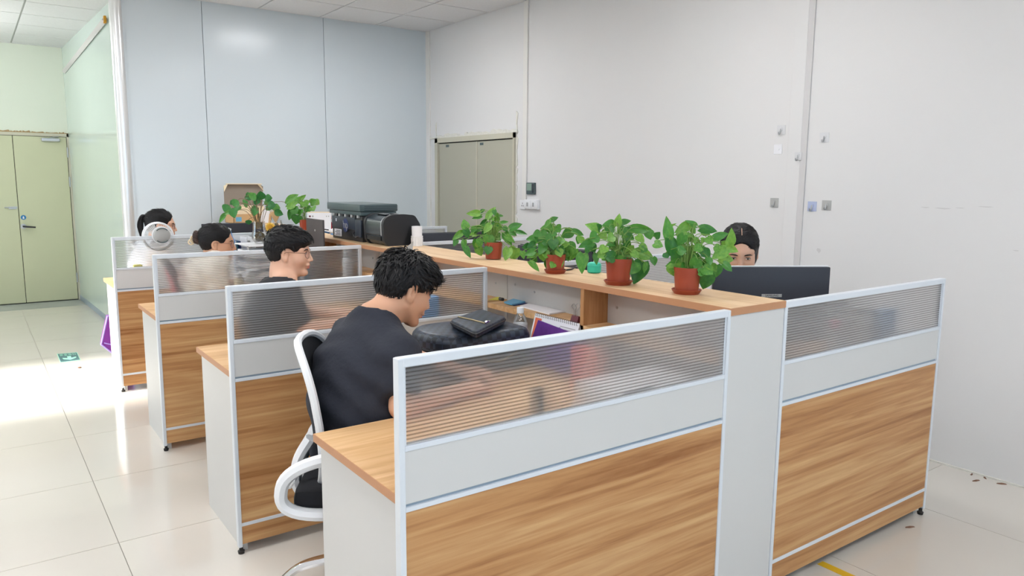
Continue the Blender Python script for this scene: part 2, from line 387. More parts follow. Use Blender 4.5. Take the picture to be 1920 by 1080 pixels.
tiled(ce, cells(XL, 0.45, 1.59-0.61*9, 0.61), cells(YB+0.05, YC, 4.64-0.61*20, 0.61), ZC2-0.006, ZC2+0.01, 0.008, M['ceil'], 'ceiling_tile', lambda x, y: False, 0.0)
for i, (x, y, ZC) in enumerate([(a, b, ZC) for a, b in LIGHTS]):
    t = thing('ceiling_light', 'square white ceiling light panel over the room, above the frame', 'ceiling light', (x, y, ZC-0.02), 'ceiling light panels')
    f = MB(); 
    for (a, b, c, d) in ((-.3, .3, -.3, -.275), (-.3, .3, .275, .3), (-.3, -.275, -.275, .275), (.275, .3, -.275, .275)): f.box(x+a, x+b, y+c, y+d, ZC-0.022, ZC)
    f.build('light_frame', M['alu'], t); MB().box(x-.275, x+.275, y-.275, y+.275, ZC-0.016, ZC-0.004).build('light_diffuser', M['led'], t)

M['tube'] = emit('fill_tube_glow', (0.98, 1.0, 0.98, 1), 72.0)
for i, (x, y) in enumerate(FILL_TUBES):
    t = thing('fill_tube_light', ('nearer' if i == 0 else 'farther')+' hanging tube added to brighten the corridor, left of the frame', 'ceiling light', (x, y, 2.76), 'added corridor fill tubes')
    MB().lathe([(.018, y-.6), (.018, y+.6)], (x, 0, 2.74), 12, 'y').build('tube', M['tube'], t, True)
    MB().box(x-.005, x+.005, y-.63, y+.63, 2.785, 2.80).build('tube_batten', M['alu'], t)
    for q in (-.5, .5): MB().tube([(x, y+q, 2.80), (x, y+q, ZC2)], .003, 5).build('suspension', M['steel'], t)
ZC = 3.11
wr = struct(MB().box(XW, XW+0.1, YF, YB+0.1, -0.06, ZC+0.05).build('wall_right', M['wall_w']), 'plain white painted wall on the right')
wb = struct(MB().box(0.36, XW, YB+0.02, YB+0.12, -0.06, ZC+0.05).build('wall_back', M['dark']), 'blue-grey metal panel partition wall at the back')
for a, b in ((0.42, 1.08), (1.08, 2.24), (2.24, XW)):
    MB().box(a+0.002, b-0.002, YB, YB+0.025, 0.0, ZC, 0.002).build('wall_panel', M['panel_blue'], wb)
wc = struct(MB().prism([(0.355, YB+0.06), (0.45, YB+0.06), (0.45, YC), (0.262, YC)], 2, -0.06, ZC+0.05).build('wall_corridor', M['panel_green']), 'glossy pale green partition wall of the corridor')
MB().prism([(0.351, YB+0.3), (0.358, YB+0.3), (0.268, YC), (0.255, YC)], 2, 0.0, 0.06).build('corridor_baseboard', M['alu_groove'], wc)
a, b = Vector((0.33, 6.15, 2.89)), Vector((0.262, 8.9, 2.74))
MB().tube([a, b], 0.028, 4, flat=((0, 0, 1), 1.0)).build('cable_trunking', M['trim_g'], wc)
MB().box(0.316, 0.335, 6.12, 6.17, 2.86, 2.92).build('trunking_end', M['ochre'], wc)
struct(MB().lathe([(0.052, 0.0), (0.052, ZC)], (0.375, YB+0.02, 0), 20).build('trim_1', M['chrome_trim'], None, True), 'shiny rounded white corner post')
struct(MB().box(0.41, 0.435, YB-0.008, YB+0.02, 0, ZC).build('trim_2', M['panel_blue']), 'thin cover strip beside the corner post')
wf = struct(MB().box(XL, 0.4, YC, YC+0.1, -0.06, ZC+0.05).build('wall_far', M['wall_far']), 'pale far wall around the cream double door')
# left wall with a glazed opening, front wall with windows (both out of the frame; they let the daylight in)
wl = MB(); DY0, DY1, DZ = 4.05, 5.55, 2.62
wl.box(XL-0.12, XL, YF, DY0, -0.06, ZC+0.05); wl.box(XL-0.12, XL, DY1, YC, -0.06, ZC+0.05); wl.box(XL-0.12, XL, DY0, DY1, DZ, ZC+0.05)
struct(wl.build('wall_left', M['wall_w']), 'white wall on the left out of the frame')
WZ0, WZ1 = 0.9, 2.7; WX = [(-3.1, -0.6), (-0.1, 2.9)]
wq = MB(); wq.box(XL, XW, YF-0.12, YF, -0.06, WZ0); wq.box(XL, XW, YF-0.12, YF, WZ1, ZC+0.05)
for a, b in ((XL, WX[0][0]), (WX[0][1], WX[1][0]), (WX[1][1], XW)): wq.box(a, b, YF-0.12, YF, WZ0, WZ1)
struct(wq.build('wall_front', M['wall_w']), 'white wall behind the viewer')
for i, (a, b) in enumerate(WX):
    f = MB()
    for (p, q, r, s) in ((a, b, WZ0, WZ0+.05), (a, b, WZ1-.05, WZ1), (a, a+.05, WZ0, WZ1), (b-.05, b, WZ0, WZ1), ((a+b)/2-.025, (a+b)/2+.025, WZ0, WZ1)): f.box(p, q, YF-.09, YF-.03, r, s)
    fr = struct(f.build('window_%d' % (i+1), M['alu']), 'white framed window behind the viewer')
    MB().box(a, b, YF-.063, YF-.057, WZ0, WZ1).build('pane', M['glass'], fr)
f = MB()
for (p, q, r, s) in ((DY0, DY1, DZ-.05, DZ), (DY0, DY0+.05, 0, DZ), (DY1-.05, DY1, 0, DZ), (DY0, DY1, 0, .03)): f.box(XL-.09, XL-.03, p, q, r, s)
fr = struct(f.build('window_3', M['alu']), 'white framed glass door on the left'); MB().box(XL-.063, XL-.057, DY0, DY1, 0, DZ).build('pane', M['glass'], fr)
def portal(loc, rot, sx, sy):
    l = bpy.data.lights.new('window_portal', 'AREA'); l.shape = 'RECTANGLE'; l.size = sx; l.size_y = sy
    l.cycles.is_portal = True
    o = bpy.data.objects.new('window_portal', l); COL.objects.link(o); o.location = loc; o.rotation_euler = rot
for a, b in WX: portal(((a+b)/2, YF-.14, (WZ0+WZ1)/2), (PI/2, 0, 0), b-a, WZ1-WZ0)
portal((XL-.14, (DY0+DY1)/2, DZ/2), (PI/2, 0, -PI/2), DY1-DY0, DZ)
struct(MB().box(-14, 14, -16, 20, -0.30, -0.2).build('ground_outside', M['stone']), 'paved ground outside the windows')

# right wall: door, conduit, batten
D0, D1, DT = 4.19, 5.66, 1.955
d1 = MB()
for (a, b, c, d) in ((D0, D1, DT-.05, DT), (D0, D0+.02, 0, DT), (D1-.055, D1, 0, DT)): d1.box(XW-.03, XW, a, b, c, d)
d1 = struct(d1.build('door_1', M['door_frame']), 'closed beige double door in the right wall')
MB().box(XW-.004, XW-.001, D0, D1, 0, DT-.02).build('door_gap', M['dark'], d1)
for a, b in ((D0+.022, 4.845), (4.855, D1-.065)): MB().box(XW-.012, XW-.003, a, b, 0.01, DT-.06, .003).build('door_leaf', M['door_b'], d1)
MB().box(XW-.018, XW-.003, 4.838, 4.852, 0.01, DT-.06).build('meeting_strip', M['door_frame'], d1)
MB().ell((XW-.016, 4.80, 1.02), (.006, .012, .022), 10, 6).build('keyhole', M['black'], d1, True)
for y in (5.42, 4.76): MB().box(XW-.014, XW-.010, y-.03, y+.03, DT-.1, DT-.075).build('closing_plate', M['slate'], d1)
rnd = random.Random(3)
y = D0-.03
while y < D1+.02:
    l = rnd.uniform(.08, .22); h = rnd.uniform(.015, .05)
    MB().prism([(y, DT+.0), (y+l, DT-.004), (y+l*.96, DT+h*.8), (y+l*.55, DT+h), (y+l*.2, DT+h*.55), (y+.01, DT+h*.8)], 0, XW-.012-rnd.uniform(0, .006), XW).build('plaster_patch', M['plaster'], d1)
    y += l*.9
for s, yy in ((1, D1), (-1, D0)):
    z = 0.9
    while z < DT:
        h = rnd.uniform(.12, .3); b = rnd.uniform(.008, .028)
        MB().prism([(yy, z), (yy+s*b, z+.02), (yy+s*b*.6, z+h*.5), (yy+s*b*1.2, z+h*.9), (yy, z+h)], 0, XW-.008, XW).build('plaster_patch', M['plaster'], d1); z += h
struct(MB().box(XW-.016, XW, 4.015, 4.075, 1.335, ZC, .003).build('trim_3', M['trim_w']), 'white vertical cable trunking beside the beige door')
t4 = struct(MB().box(XW-.012, XW, 1.205, 1.295, 0.0, ZC, .002).build('trim_4', M['wall_w']), 'vertical batten covering a joint in the right wall')
MB().box(XW-.010, XW, 1.165, 1.207, 0, ZC).build('shadow_strip', M['trim_g'], t4)  # grey strip paints in the shadow along the batten edge
struct(MB().box(XW-.015, XW, 5.79, YB, 0, ZC).build('trim_5', M['trim_w']), 'white corner strip at the end of the right wall')
for (px, py, l, h) in ((1735, 389, .05, .006), (1768, 391, .09, .008), (1800, 390, .05, .005), (1848, 388, .08, .006), (1521, 128, .012, .05), (1535, 470, .03, .03), (1905, 470, .03, .006)):
    p = at(px, py, 0, XW); r1 = random.Random(px)
    MB().prism([(p[1]-l/2, p[2]), (p[1]-l*.1, p[2]-h*.5), (p[1]+l/2, p[2]+h*.1), (p[1]+l*.3, p[2]+h*.5), (p[1]-l*.3, p[2]+h*.4)], 0, XW-.0012, XW).build('scuff_mark', M['trim_g'], wr)
MB().box(XW-.012, XW, YF, 5.6, 0, 0.008).build('floor_joint', M['plaster'], wr)

# far door
d2 = MB()
for (a, b, c, d) in ((-1.0, .272, 1.985, 2.02), (.242, .272, 0, 2.02), (-1.0, -.97, 0, 2.02)): d2.box(a, b, YC-.03, YC, c, d)
d2 = struct(d2.build('door_2', M['door_frame']), 'cream green double fire door at the far left')
MB().box(-.98, .25, YC-.004, YC-.001, 0, 1.99).build('door_gap', M['dark'], d2)
for a, b in ((-.965, -.307), (-.301, .236)): MB().box(a, b, YC-.022, YC-.003, .012, 1.98, .003).build('door_leaf', M['door_g'], d2)
for z in (1.80, 1.45, .28): MB().lathe([(.010, z-.06), (.010, z+.06)], (.242, YC-.028, 0), 10).build('hinge', M['steel'], d2, True)
MB().box(-.02, .17, YC-.062, YC-.022, 1.925, 1.965, .01).build('door_closer', M['steel'], d2)
MB().tube([(.06, YC-.06, 1.96), (.1, YC-.05, 1.975), (.16, YC-.03, 1.985)], .006, 6).build('closer_arm', M['steel'], d2)
MB().box(-.40, -.32, YC-.034, YC-.022, 1.13, 1.16).build('bolt', M['steel'], d2)
MB().tube([(-.44, YC-.034, 1.15), (-.31, YC-.034, 1.15)], .006, 6).build('bolt_rod', M['steel'], d2)
MB().lathe([(.03, -.012), (.03, 0)], (-.27, YC-.022, .925), 18, 'y').build('handle_rose', M['steel'], d2, True)
MB().tube([(-.27, YC-.03, .925), (-.27, YC-.065, .925), (-.245, YC-.07, .922), (-.15, YC-.07, .912)], [.011, .011, .011, .009], 8).build('handle', M['black'], d2, True)
s = MB().lathe([(.028, -.002), (.028, 0)], (-.262, YC-.022, 1.03), 20, 'y').build('round_sticker', mat('blue_sticker', srgb(46, 120, 176), .4), d2)
MB().ell((-.262, YC-.0255, 1.038), (.006, .001, .006), 8, 5).build('sticker_mark', M['paper'], s); MB().box(-.27, -.254, YC-.0262, YC-.024, 1.014, 1.032).build('sticker_mark', M['paper'], s)
x = -1.02
while x < .3:
    l = rnd.uniform(.06, .16); h = rnd.uniform(.008, .03)
    q = MB().add([(x, YC-.014, 2.016), (x+l, YC-.014, 2.016), (x+l*.8, YC-.014, 2.02+h), (x+l*.4, YC-.014, 2.02+h*.5), (x+l*.1, YC-.014, 2.02+h*.9), (x, YC, 2.016), (x+l, YC, 2.016), (x+l*.8, YC, 2.02+h), (x+l*.4, YC, 2.02+h*.5), (x+l*.1, YC, 2.02+h*.9)],
        [(0, 1, 2, 3, 4), (0, 5, 6, 1), (1, 6, 7, 2), (2, 7, 8, 3), (3, 8, 9, 4), (4, 9, 5, 0)])
    q.build('foam_edge', M['rust'], d2); x += l*.9
z = .1
while z < 1.95:
    h = rnd.uniform(.15, .35); b = rnd.uniform(.006, .02)
    MB().add([(.27, YC-.012, z), (.27+b, YC-.012, z+.03), (.27+b*.5, YC-.012, z+h*.5), (.27+b, YC-.012, z+h*.9), (.27, YC-.012, z+h), (.27, YC, z), (.27+b, YC, z+.03), (.27+b, YC, z+h*.9), (.27, YC, z+h)],
        [(0, 1, 2, 3, 4), (0, 5, 6, 1), (1, 6, 7, 3, 2), (3, 7, 8, 4)]).build('foam_edge', M['rust'], d2); z += h

# ================================================================== WORKSTATIONS
D, L, CX0, CX1, XR, H = 1.42, 1.21, 1.21, 1.507, 2.69, 1.10
HG, HS, HD, HC = 0.886, 0.7235, 0.7567, 1.106
def make_partition(length, label):
    t = thing('desk_partition', label, 'partition', (0, 0, 0), 'desk partitions with ribbed glazing')
    Y0, Y1, pw = -0.026, 0.002, 0.016; al = M['alu']; X0 = 0
    MB().box(0, pw, Y0, Y1, .03, H, .0025).build('post', al, t); MB().box(length-pw, length, Y0, Y1, .03, H, .0025).build('post', al, t)
    MB().box(pw*.2, length-pw*.2, Y0+.0006, Y1-.0006, H-.022, H+.001, .003).build('top_rail', al, t)
    MB().box(pw, pw+.006, Y0+.006, Y1-.006, HG, H-.022).build('glazing_bead', al, t); MB().box(length-pw-.006, length-pw, Y0+.006, Y1-.006, HG, H-.022).build('glazing_bead', al, t)
    MB().box(pw, length-pw, Y0+.001, Y1-.001, HG-.014, HG, .002).build('middle_rail', al, t)
    MB().box(pw, length-pw, Y0+.004, Y1-.004, HS+.016, HG-.014).build('infill_panel', M['white_panel'], t)
    MB().box(pw, length-pw, Y0+.008, Y1-.008, HS+.008, HS+.016).build('rail_groove', M['alu_groove'], t)
    MB().box(pw, length-pw, Y0+.001, Y1-.001, HS-.004, HS+.008, .001).build('lower_rail', al, t)
    MB().box(pw, length-pw, Y0+.004, Y1-.004, .132, HS-.004).build('wood_panel', M['wood_x'], t)
    MB().box(pw, length-pw, Y0+.001, Y1-.001, .118, .132, .001).build('lower_strip', al, t)
    MB().box(pw, length-pw, Y0+.004, Y1-.004, .042, .118).build('kick_panel', M['wood_x'], t)
    for x in (.012, length-.012): MB().lathe([(.012, 0), (.014, .012), (.008, .016), (.008, .032)], (x, -.012, 0), 12).build('foot', M['black_foot'], t, True)
    # twin-wall ribbed sheet: two skins joined by horizontal ribs
    z0, z1 = HG, H-.022; ym = (Y0+Y1)/2
    g = MB(); n = 20
    xa, xb = pw+.004, length-pw-.004
    g.add([(xa, ym-.005, z0), (xb, ym-.005, z0), (xb, ym-.005, z1), (xa, ym-.005, z1)], [(0, 1, 2, 3)]); g.build('ribbed_glazing', M['frost'], t)
    MB().add([(xa, ym+.005, z0), (xa, ym+.005, z1), (xb, ym+.005, z1), (xb, ym+.005, z0)], [(0, 1, 2, 3)]).build('back_skin', M['skin_clear'], t)
    r = MB()
    for i in range(n):
        z = z0+(i+.5)*(z1-z0)/n
        r.box(pw+.006, length-pw-.006, ym-.0074, ym-.0052, z-.0017, z+.0017)
    r.build('ribs', M['rib'], t, kind='stuff')
    return t
M['rib'] = glassy('clear_rib', (0.76, 0.745, 0.735, 1), 0.3, 0.5, 0.02)
M['skin_clear'] = glassy('clear_back_skin', (0.97, 0.97, 0.97, 1), 0.15, 0.5, 0.0)
pl = ['nearest desk partition on the left, beside the man in the dark shirt', 'second desk partition on the left, in front of the man with glasses',
      'third desk partition on the left, in front of the woman with the hair claw', 'farthest desk partition on the left, with the small fan clipped on it']
pr = ['nearest desk partition on the right, in front of the seated woman facing the viewer', 'second desk partition on the right, behind the potted plants',
      'third desk partition on the right, white rail under the wide dark monitor', 'farthest desk partition on the right, mostly behind the printers']
P0 = make_partition(L, pl[0])
for k in range(1, 4): dup(P0, (0, k*D, 0), 0, pl[k])
R0 = make_partition(XR-CX1, pr[0]); R0.location = (CX1, 0, 0)
for k in range(1, 4): dup(R0, (CX1, k*D, 0), 0, pr[k])

def make_desk(side, label):
    t = thing('office_desk', label, 'desk', (0, 0, 0), 'L-shaped oak desks')
    q = [(.007, .003), (1.205, .003), (1.205, 1.392), (.64, 1.392), (.64, .70), (.50, .543), (.007, .543)]
    ed = [(.005, .0028), (1.206, .0028), (1.206, 1.393), (.638, 1.393), (.638, .701), (.499, .545), (.005, .545)]
    f = (lambda p: p) if side == 'l' else (lambda p: (1.186-p[0]*.975, p[1]))
    w1 = [f(p) for p in q]; w2 = [f(p) for p in ed]
    if side != 'l': w1.reverse(); w2.reverse()
    MB().prism(w1, 2, HD-.024, HD).build('desktop', M['wood_top'], t)
    MB().prism(w2, 2, HD-.0245, HD-.0008).build('edge_band', M['wood_edge'], t)
    a, b = f((.024, 0))[0], f((.044, 0))[0]
    MB().box(min(a, b), max(a, b), .006, .535, .0, HD-.0246, .001).build('end_panel', M['white_panel'], t)
    a, b = f((.70, 0))[0], f((.72, 0))[0]
    MB().box(min(a, b), max(a, b), 1.0, 1.39, .0, HD-.0246, .001).build('end_panel', M['white_panel'], t)
    return t
dl = ['oak desk of the man in the dark shirt, corner nearest the viewer', 'oak desk of the man with glasses, second on the left', 'oak desk of the woman with the hair claw, third on the left', 'oak desk of the woman with the ponytail, farthest on the left']
dr = ['oak desk of the woman on the right, under her large monitor', 'second oak desk on the right, behind the potted plants', 'third oak desk on the right, under the wide dark monitor', 'farthest oak desk on the right, behind the printers']
K0 = make_desk('l', dl[0])
for k in range(1, 4): dup(K0, (0, k*D, 0), 0, dl[k])
Q0 = make_desk('r', dr[0]); Q0.location = (CX1, 0, 0)
for k in range(1, 4): dup(Q0, (CX1, k*D, 0), 0, dr[k])

def make_counter(label, end):
    t = thing('storage_counter', label, 'counter', (0, 0, 0), 'oak topped storage counters')
    y1 = 1.4185
    MB().box(CX0-.002, CX1+.002, .001 if not end else -.026, y1, HC-.025, HC-.001).build('edge_band', M['wood_edge'], t)
    MB().box(CX0, CX1, .0015 if not end else -.024, y1-.001, HC-.020, HC).build('counter_top', M['wood_counter'], t)
    MB().box(1.345, 1.361, .002, y1, .02, HC-.025).build('spine_panel', M['white_panel'], t)
    for a, b in ((CX0+.002, 1.345), (1.361, CX1-.002)):
        MB().box(a, b, .004, y1-.02, .905, .93, .001).build('shelf', M['wood_top'], t)
        MB().box(a, b, .70, .722, HD, HC-.025, .001).build('divider', M['wood_z'], t)
        MB().box(a, b, .70, .722, .0, HD-.03, .001).build('leg_panel', M['white_panel'], t)
    for y, z in ((1.355, 1.012), (1.20, .995), (.645, 1.0), (.10, 1.0)): MB().lathe([(.006, -.002), (.006, .001)], (1.3445, y, z), 10, 'x').build('screw', M['steel'], t)
    if end: MB().box(CX0+.001, CX1-.001, -.022, -.002, .02, HC-.0255, .001).build('end_panel', M['white_panel'], t)
    return t
cl = ['second section of the oak topped counter, under the plant nearest the door', 'third section of the oak topped counter, under the black printers', 'farthest section of the oak topped counter, under the open cardboard box']
make_counter('nearest section of the oak topped counter with white end panel and three plants', True)
c1 = make_counter(cl[0], False); c1.location = (0, D, 0)
dup(c1, (0, 2*D, 0), 0, cl[1]); dup(c1, (0, 3*D, 0), 0, cl[2])

# ================================================================== CHAIRS
def sweep(pts, n=None):
    """Catmull-Rom through points"""
    P = [Vector(p) for p in pts]; r = []
    for i in range(len(P)-1):
        a, b, c, d = P[max(i-1, 0)], P[i], P[i+1], P[min(i+2, len(P)-1)]
        for k in range(6):
            t = k/6.0; r.append(0.5*((2*b)+(c-a)*t+(2*a-5*b+4*c-d)*t*t+(3*b-a-3*c+d)*t*t*t))
    r.append(P[-1]); return r
def make_chair(label, fabric, mesh, shell):
    t = thing('office_chair', label, 'chair', (0, 0, 0), 'swivel office chairs')
    # chrome star base, legs arched
    for k in range(5):
        a = 2*PI*k/5+0.56; c, s = math.cos(a), math.sin(a)
        pts = sweep([(.02*c, .02*s, .16), (.13*c, .13*s, .172), (.26*c, .26*s, .140), (.34*c, .34*s, .075)])
        lg = MB().tube(pts, [.029-.011*i/(len(pts)-1) for i in range(len(pts))], 8, flat=((0, 0, 1), .75)).build('base_leg', M['chrome'], t, True)
        w_ = MB()
        for o in (-.012, .012): w_.lathe([(.0, -.008), (.024, -.008), (.026, 0), (.024, .008), (0, .008)], (0, o, 0), 14, 'y')
        w_.tube([(0, 0, 0), (0, 0, .05)], .008, 6).xf(Matrix.Translation((.34*c, .34*s, .027)) @ Matrix.Rotation(a+.6, 4, 'Z'))
        w_.build('caster', M['black'], lg, True)
    MB().lathe([(.034, .13), (.034, .26), (.022, .26), (.022, .40), (.05, .41), (.05, .43)], (0, 0, 0), 16).build('gas_lift', M['black'], t, True)
    s = MB().box(-.23, .25, -.235, .235, .43, .52, .035)
    s.v = [(x, y, z-.02*(x > .2)*(1)+.012*abs(y)/.235) for x, y, z in s.v]
    s.build('seat', fabric, t, 50)
    # back: curved shell with rounded top, mesh inside a white rim
    def bx(z): u = (z-.50)/.48; return -.175 - .015*u - .045*u*u
    def hw(z): u = (z-.50)/.48; return .185+.035*math.sin(PI*min(1, max(0, u*.8+.1)))
    ring = []
    for i in range(48):
        a = 2*PI*i/48; cz, cy = math.sin(a), math.cos(a)
        e = 2/3.6
        yy = math.copysign(abs(cy)**e, cy); zz = math.copysign(abs(cz)**e, cz)
        z = .738+.242*zz; y = hw(z)*yy
        ring.append((bx(z)-.0+.05*(y/.21)**2, y, z))
    MB().tube(ring, .0135, 8, closed=True).build('back_frame', shell, t, True)
    m_ = MB(); N = 10; vs = []; fs = []
    for i in range(48): vs.append(ring[i])
    for r_ in range(1, N):
        for i in range(48):
            k = 1-r_/N; y = ring[i][1]*k; z = .738+(ring[i][2]-.738)*k
            vs.append((bx(z)+.05*(y/.21)**2-.004+.012*(1-k), y, z))
    for r_ in range(N-1):
        for i in range(48): fs.append((r_*48+i, r_*48+(i+1) % 48, (r_+1)*48+(i+1) % 48, (r_+1)*48+i))
    vs.append((bx(.738)+.01, 0, .738)); fs += [((N-1)*48+i, (N-1)*48+(i+1) % 48, len(vs)-1) for i in range(48)]
    n0 = len(vs); vs += [(x+.006, y, z) for x, y, z in vs]; fs += [tuple(i+n0 for i in f)[::-1] for f in fs]
    m_.add(vs, fs).build('back_mesh', mesh, t, True)
    # lumbar loop behind the back and the J bracket under the seat
    MB().tube(sweep([(-.19, -.15, .60), (-.25, -.15, .53), (-.27, -.11, .50), (-.275, 0, .49), (-.27, .11, .50), (-.25, .15, .53), (-.19, .15, .60)]), .018, 8, flat=((1, 0, 1), .5)).build('lumbar_loop', shell, t, True)
    for y in (-.05, .05):
        MB().tube(sweep([(-.20, y, .64), (-.245, y, .56), (-.25, y, .47), (-.18, y, .42), (0, y*.8, .415)]), .02, 8, flat=((0, 1, 0), 1.3)).build('back_bracket', shell, t, True)
    for sgn in (-1, 1):
        pts = []
        for i in range(44):
            an = 2*PI*i/44; ca, sa = math.cos(an), math.sin(an)
            x_ = -.045+.212*math.copysign(abs(ca)**.8, ca); pts.append((x_+.03*sa, sgn*(.248+.004*sa), .553+.098*math.copysign(abs(sa)**.8, sa)+.06*(x_+.045)))
        MB().tube(pts, .021, 8, closed=True, flat=((0, 1, 0), 1.1)).build('armrest', shell, t, True)
    return t
ch = make_chair('white framed black mesh office chair of the man in the dark shirt', M['black_fabric'], M['chair_mesh'], M['white_plastic'])
ch.location = (.30, .765, 0); ch.rotation_euler = (0, 0, math.radians(-32))
c2 = dup(ch, (.58, .80+D, 0), math.radians(-4), 'white framed office chair of the man with glasses'); c2.scale = (1, 1, .95)
rc = make_chair('red office chair behind the woman with the hair claw', M['red_fabric'], M['red_fabric'], M['black'])
rc.location = (.44, .79+2*D, 0); rc.rotation_euler = (0, 0, math.radians(-12))
dup(ch, (.48, .74+3*D, 0), math.radians(-10), 'white framed office chair of the woman with the ponytail')
dup(ch, (2.33, .78, 0), PI-.25, 'white framed office chair of the woman on the right')

# ================================================================== PEOPLE (continuous surfaces from blended distance fields)
A3 = lambda *p: np.array(p, np.float32)
def sd_ell(P, c, r):
    q = P-A3(*c); r = A3(*r); k0 = np.sqrt(((q/r)**2).sum(-1)); k1 = np.sqrt(((q/(r*r))**2).sum(-1)); return k0*(k0-1)/np.maximum(k1, 1e-6)
def sd_cone(P, a, b, ra, rb, sc=None):
    a = A3(*a); b = A3(*b)
    if sc is not None: s = A3(*sc); P = P*s; a = a*s; b = b*s
    d = b-a; t = np.clip(((P-a)@d)/max(float(d@d), 1e-9), 0, 1)
    return np.sqrt(((P-a-t[..., None]*d)**2).sum(-1)) - (ra+t*(rb-ra))
def smin(a, b, k):
    h = np.maximum(k-np.abs(a-b), 0)/k; return np.minimum(a, b)-h*h*k*0.25
def smax(a, b, k): return -smin(-a, -b, k)
def union(P, prims, k=0.02):
    d = None
    for q in prims:
        kk = k
        if isinstance(q[-1], str): kk = float(q[-1]); q = q[:-1]
        e = sd_ell(P, q[1], q[2]) if q[0] == 'e' else sd_cone(P, *q[1:])
        d = e if d is None else smin(d, e, kk)
    return d
def nets(fn, lo, hi, h):
    n = [int(math.ceil((hi[i]-lo[i])/h))+1 for i in range(3)]
    ax = [np.arange(n[i], dtype=np.float32)*h+lo[i] for i in range(3)]
    G = np.stack(np.meshgrid(*ax, indexing='ij'), -1)
    V = fn(G.reshape(-1, 3)).reshape(n).astype(np.float32)
    ins = V < 0
    c = np.zeros([x-1 for x in n], np.int8)
    sl = lambda o, m: slice(o, m-1+o)
    for i in (0, 1):
        for j in (0, 1):
            for k in (0, 1): c += ins[sl(i, n[0]), sl(j, n[1]), sl(k, n[2])]
    act = (c > 0) & (c < 8); idx = np.full(act.shape, -1, np.int64); I = np.argwhere(act); idx[act] = np.arange(len(I))
    acc = np.zeros((len(I), 3)); cnt = np.zeros(len(I))
    cor = [(i, j, k) for i in (0, 1) for j in (0, 1) for k in (0, 1)]
    val = {q: V[I[:, 0]+q[0], I[:, 1]+q[1], I[:, 2]+q[2]] for q in cor}
    for a in cor:
        for b in cor:
            if sum(abs(a[i]-b[i]) for i in range(3)) == 1 and a < b:
                va, vb = val[a], val[b]; m = (va < 0) != (vb < 0)
                t = np.where(m, va/np.where(m, va-vb, 1), 0)
                p = np.array(a)[None]+t[:, None]*(np.array(b)-np.array(a))[None]
                acc += p*m[:, None]; cnt += m
    Vt = (I+acc/np.maximum(cnt, 1)[:, None])*h+np.array(lo)
    F = []
    for x in range(3):
        y, z = (x+1) % 3, (x+2) % 3
        s0 = [slice(None)]*3; s1 = [slice(None)]*3; s0[x] = slice(0, -1); s1[x] = slice(1, None)
        E = np.argwhere(ins[tuple(s0)] != ins[tuple(s1)])
        E = E[(E[:, y] > 0) & (E[:, z] > 0) & (E[:, y] < n[y]-1) & (E[:, z] < n[z]-1)]
        if not len(E): continue
        def cell(dy, dz):
            Q = E.copy(); Q[:, y] -= dy; Q[:, z] -= dz; return idx[Q[:, 0], Q[:, 1], Q[:, 2]]
        q = np.stack([cell(1, 1), cell(0, 1), cell(0, 0), cell(1, 0)], 1)
        fl_ = ins[E[:, 0], E[:, 1], E[:, 2]]
        q[~fl_] = q[~fl_][:, ::-1]; F.append(q)
    return Vt, np.concatenate(F)
def joinm(*ms):
    vs = []; fs = []; o = 0
    for v, f in ms: vs.append(v); fs.append(f+o); o += len(v)
    return np.concatenate(vs), np.concatenate(fs)
def npbuild(name, vf, m, parent):
    v, f = vf; me = bpy.data.meshes.new(name)
    me.from_pydata(v.tolist(), [], f.tolist()); me.materials.append(m); smooth_mesh(me, 80)
    o = bpy.data.objects.new(name, me); COL.objects.link(o); o.parent = parent; return o
def rotm(yaw, pitch, roll):
    """yaw to the left, pitch nose down, roll to the right shoulder"""
    return np.array((Matrix.Rotation(yaw, 3, 'Z') @ Matrix.Rotation(pitch, 3, 'Y') @ Matrix.Rotation(roll, 3, 'X')), np.float32)

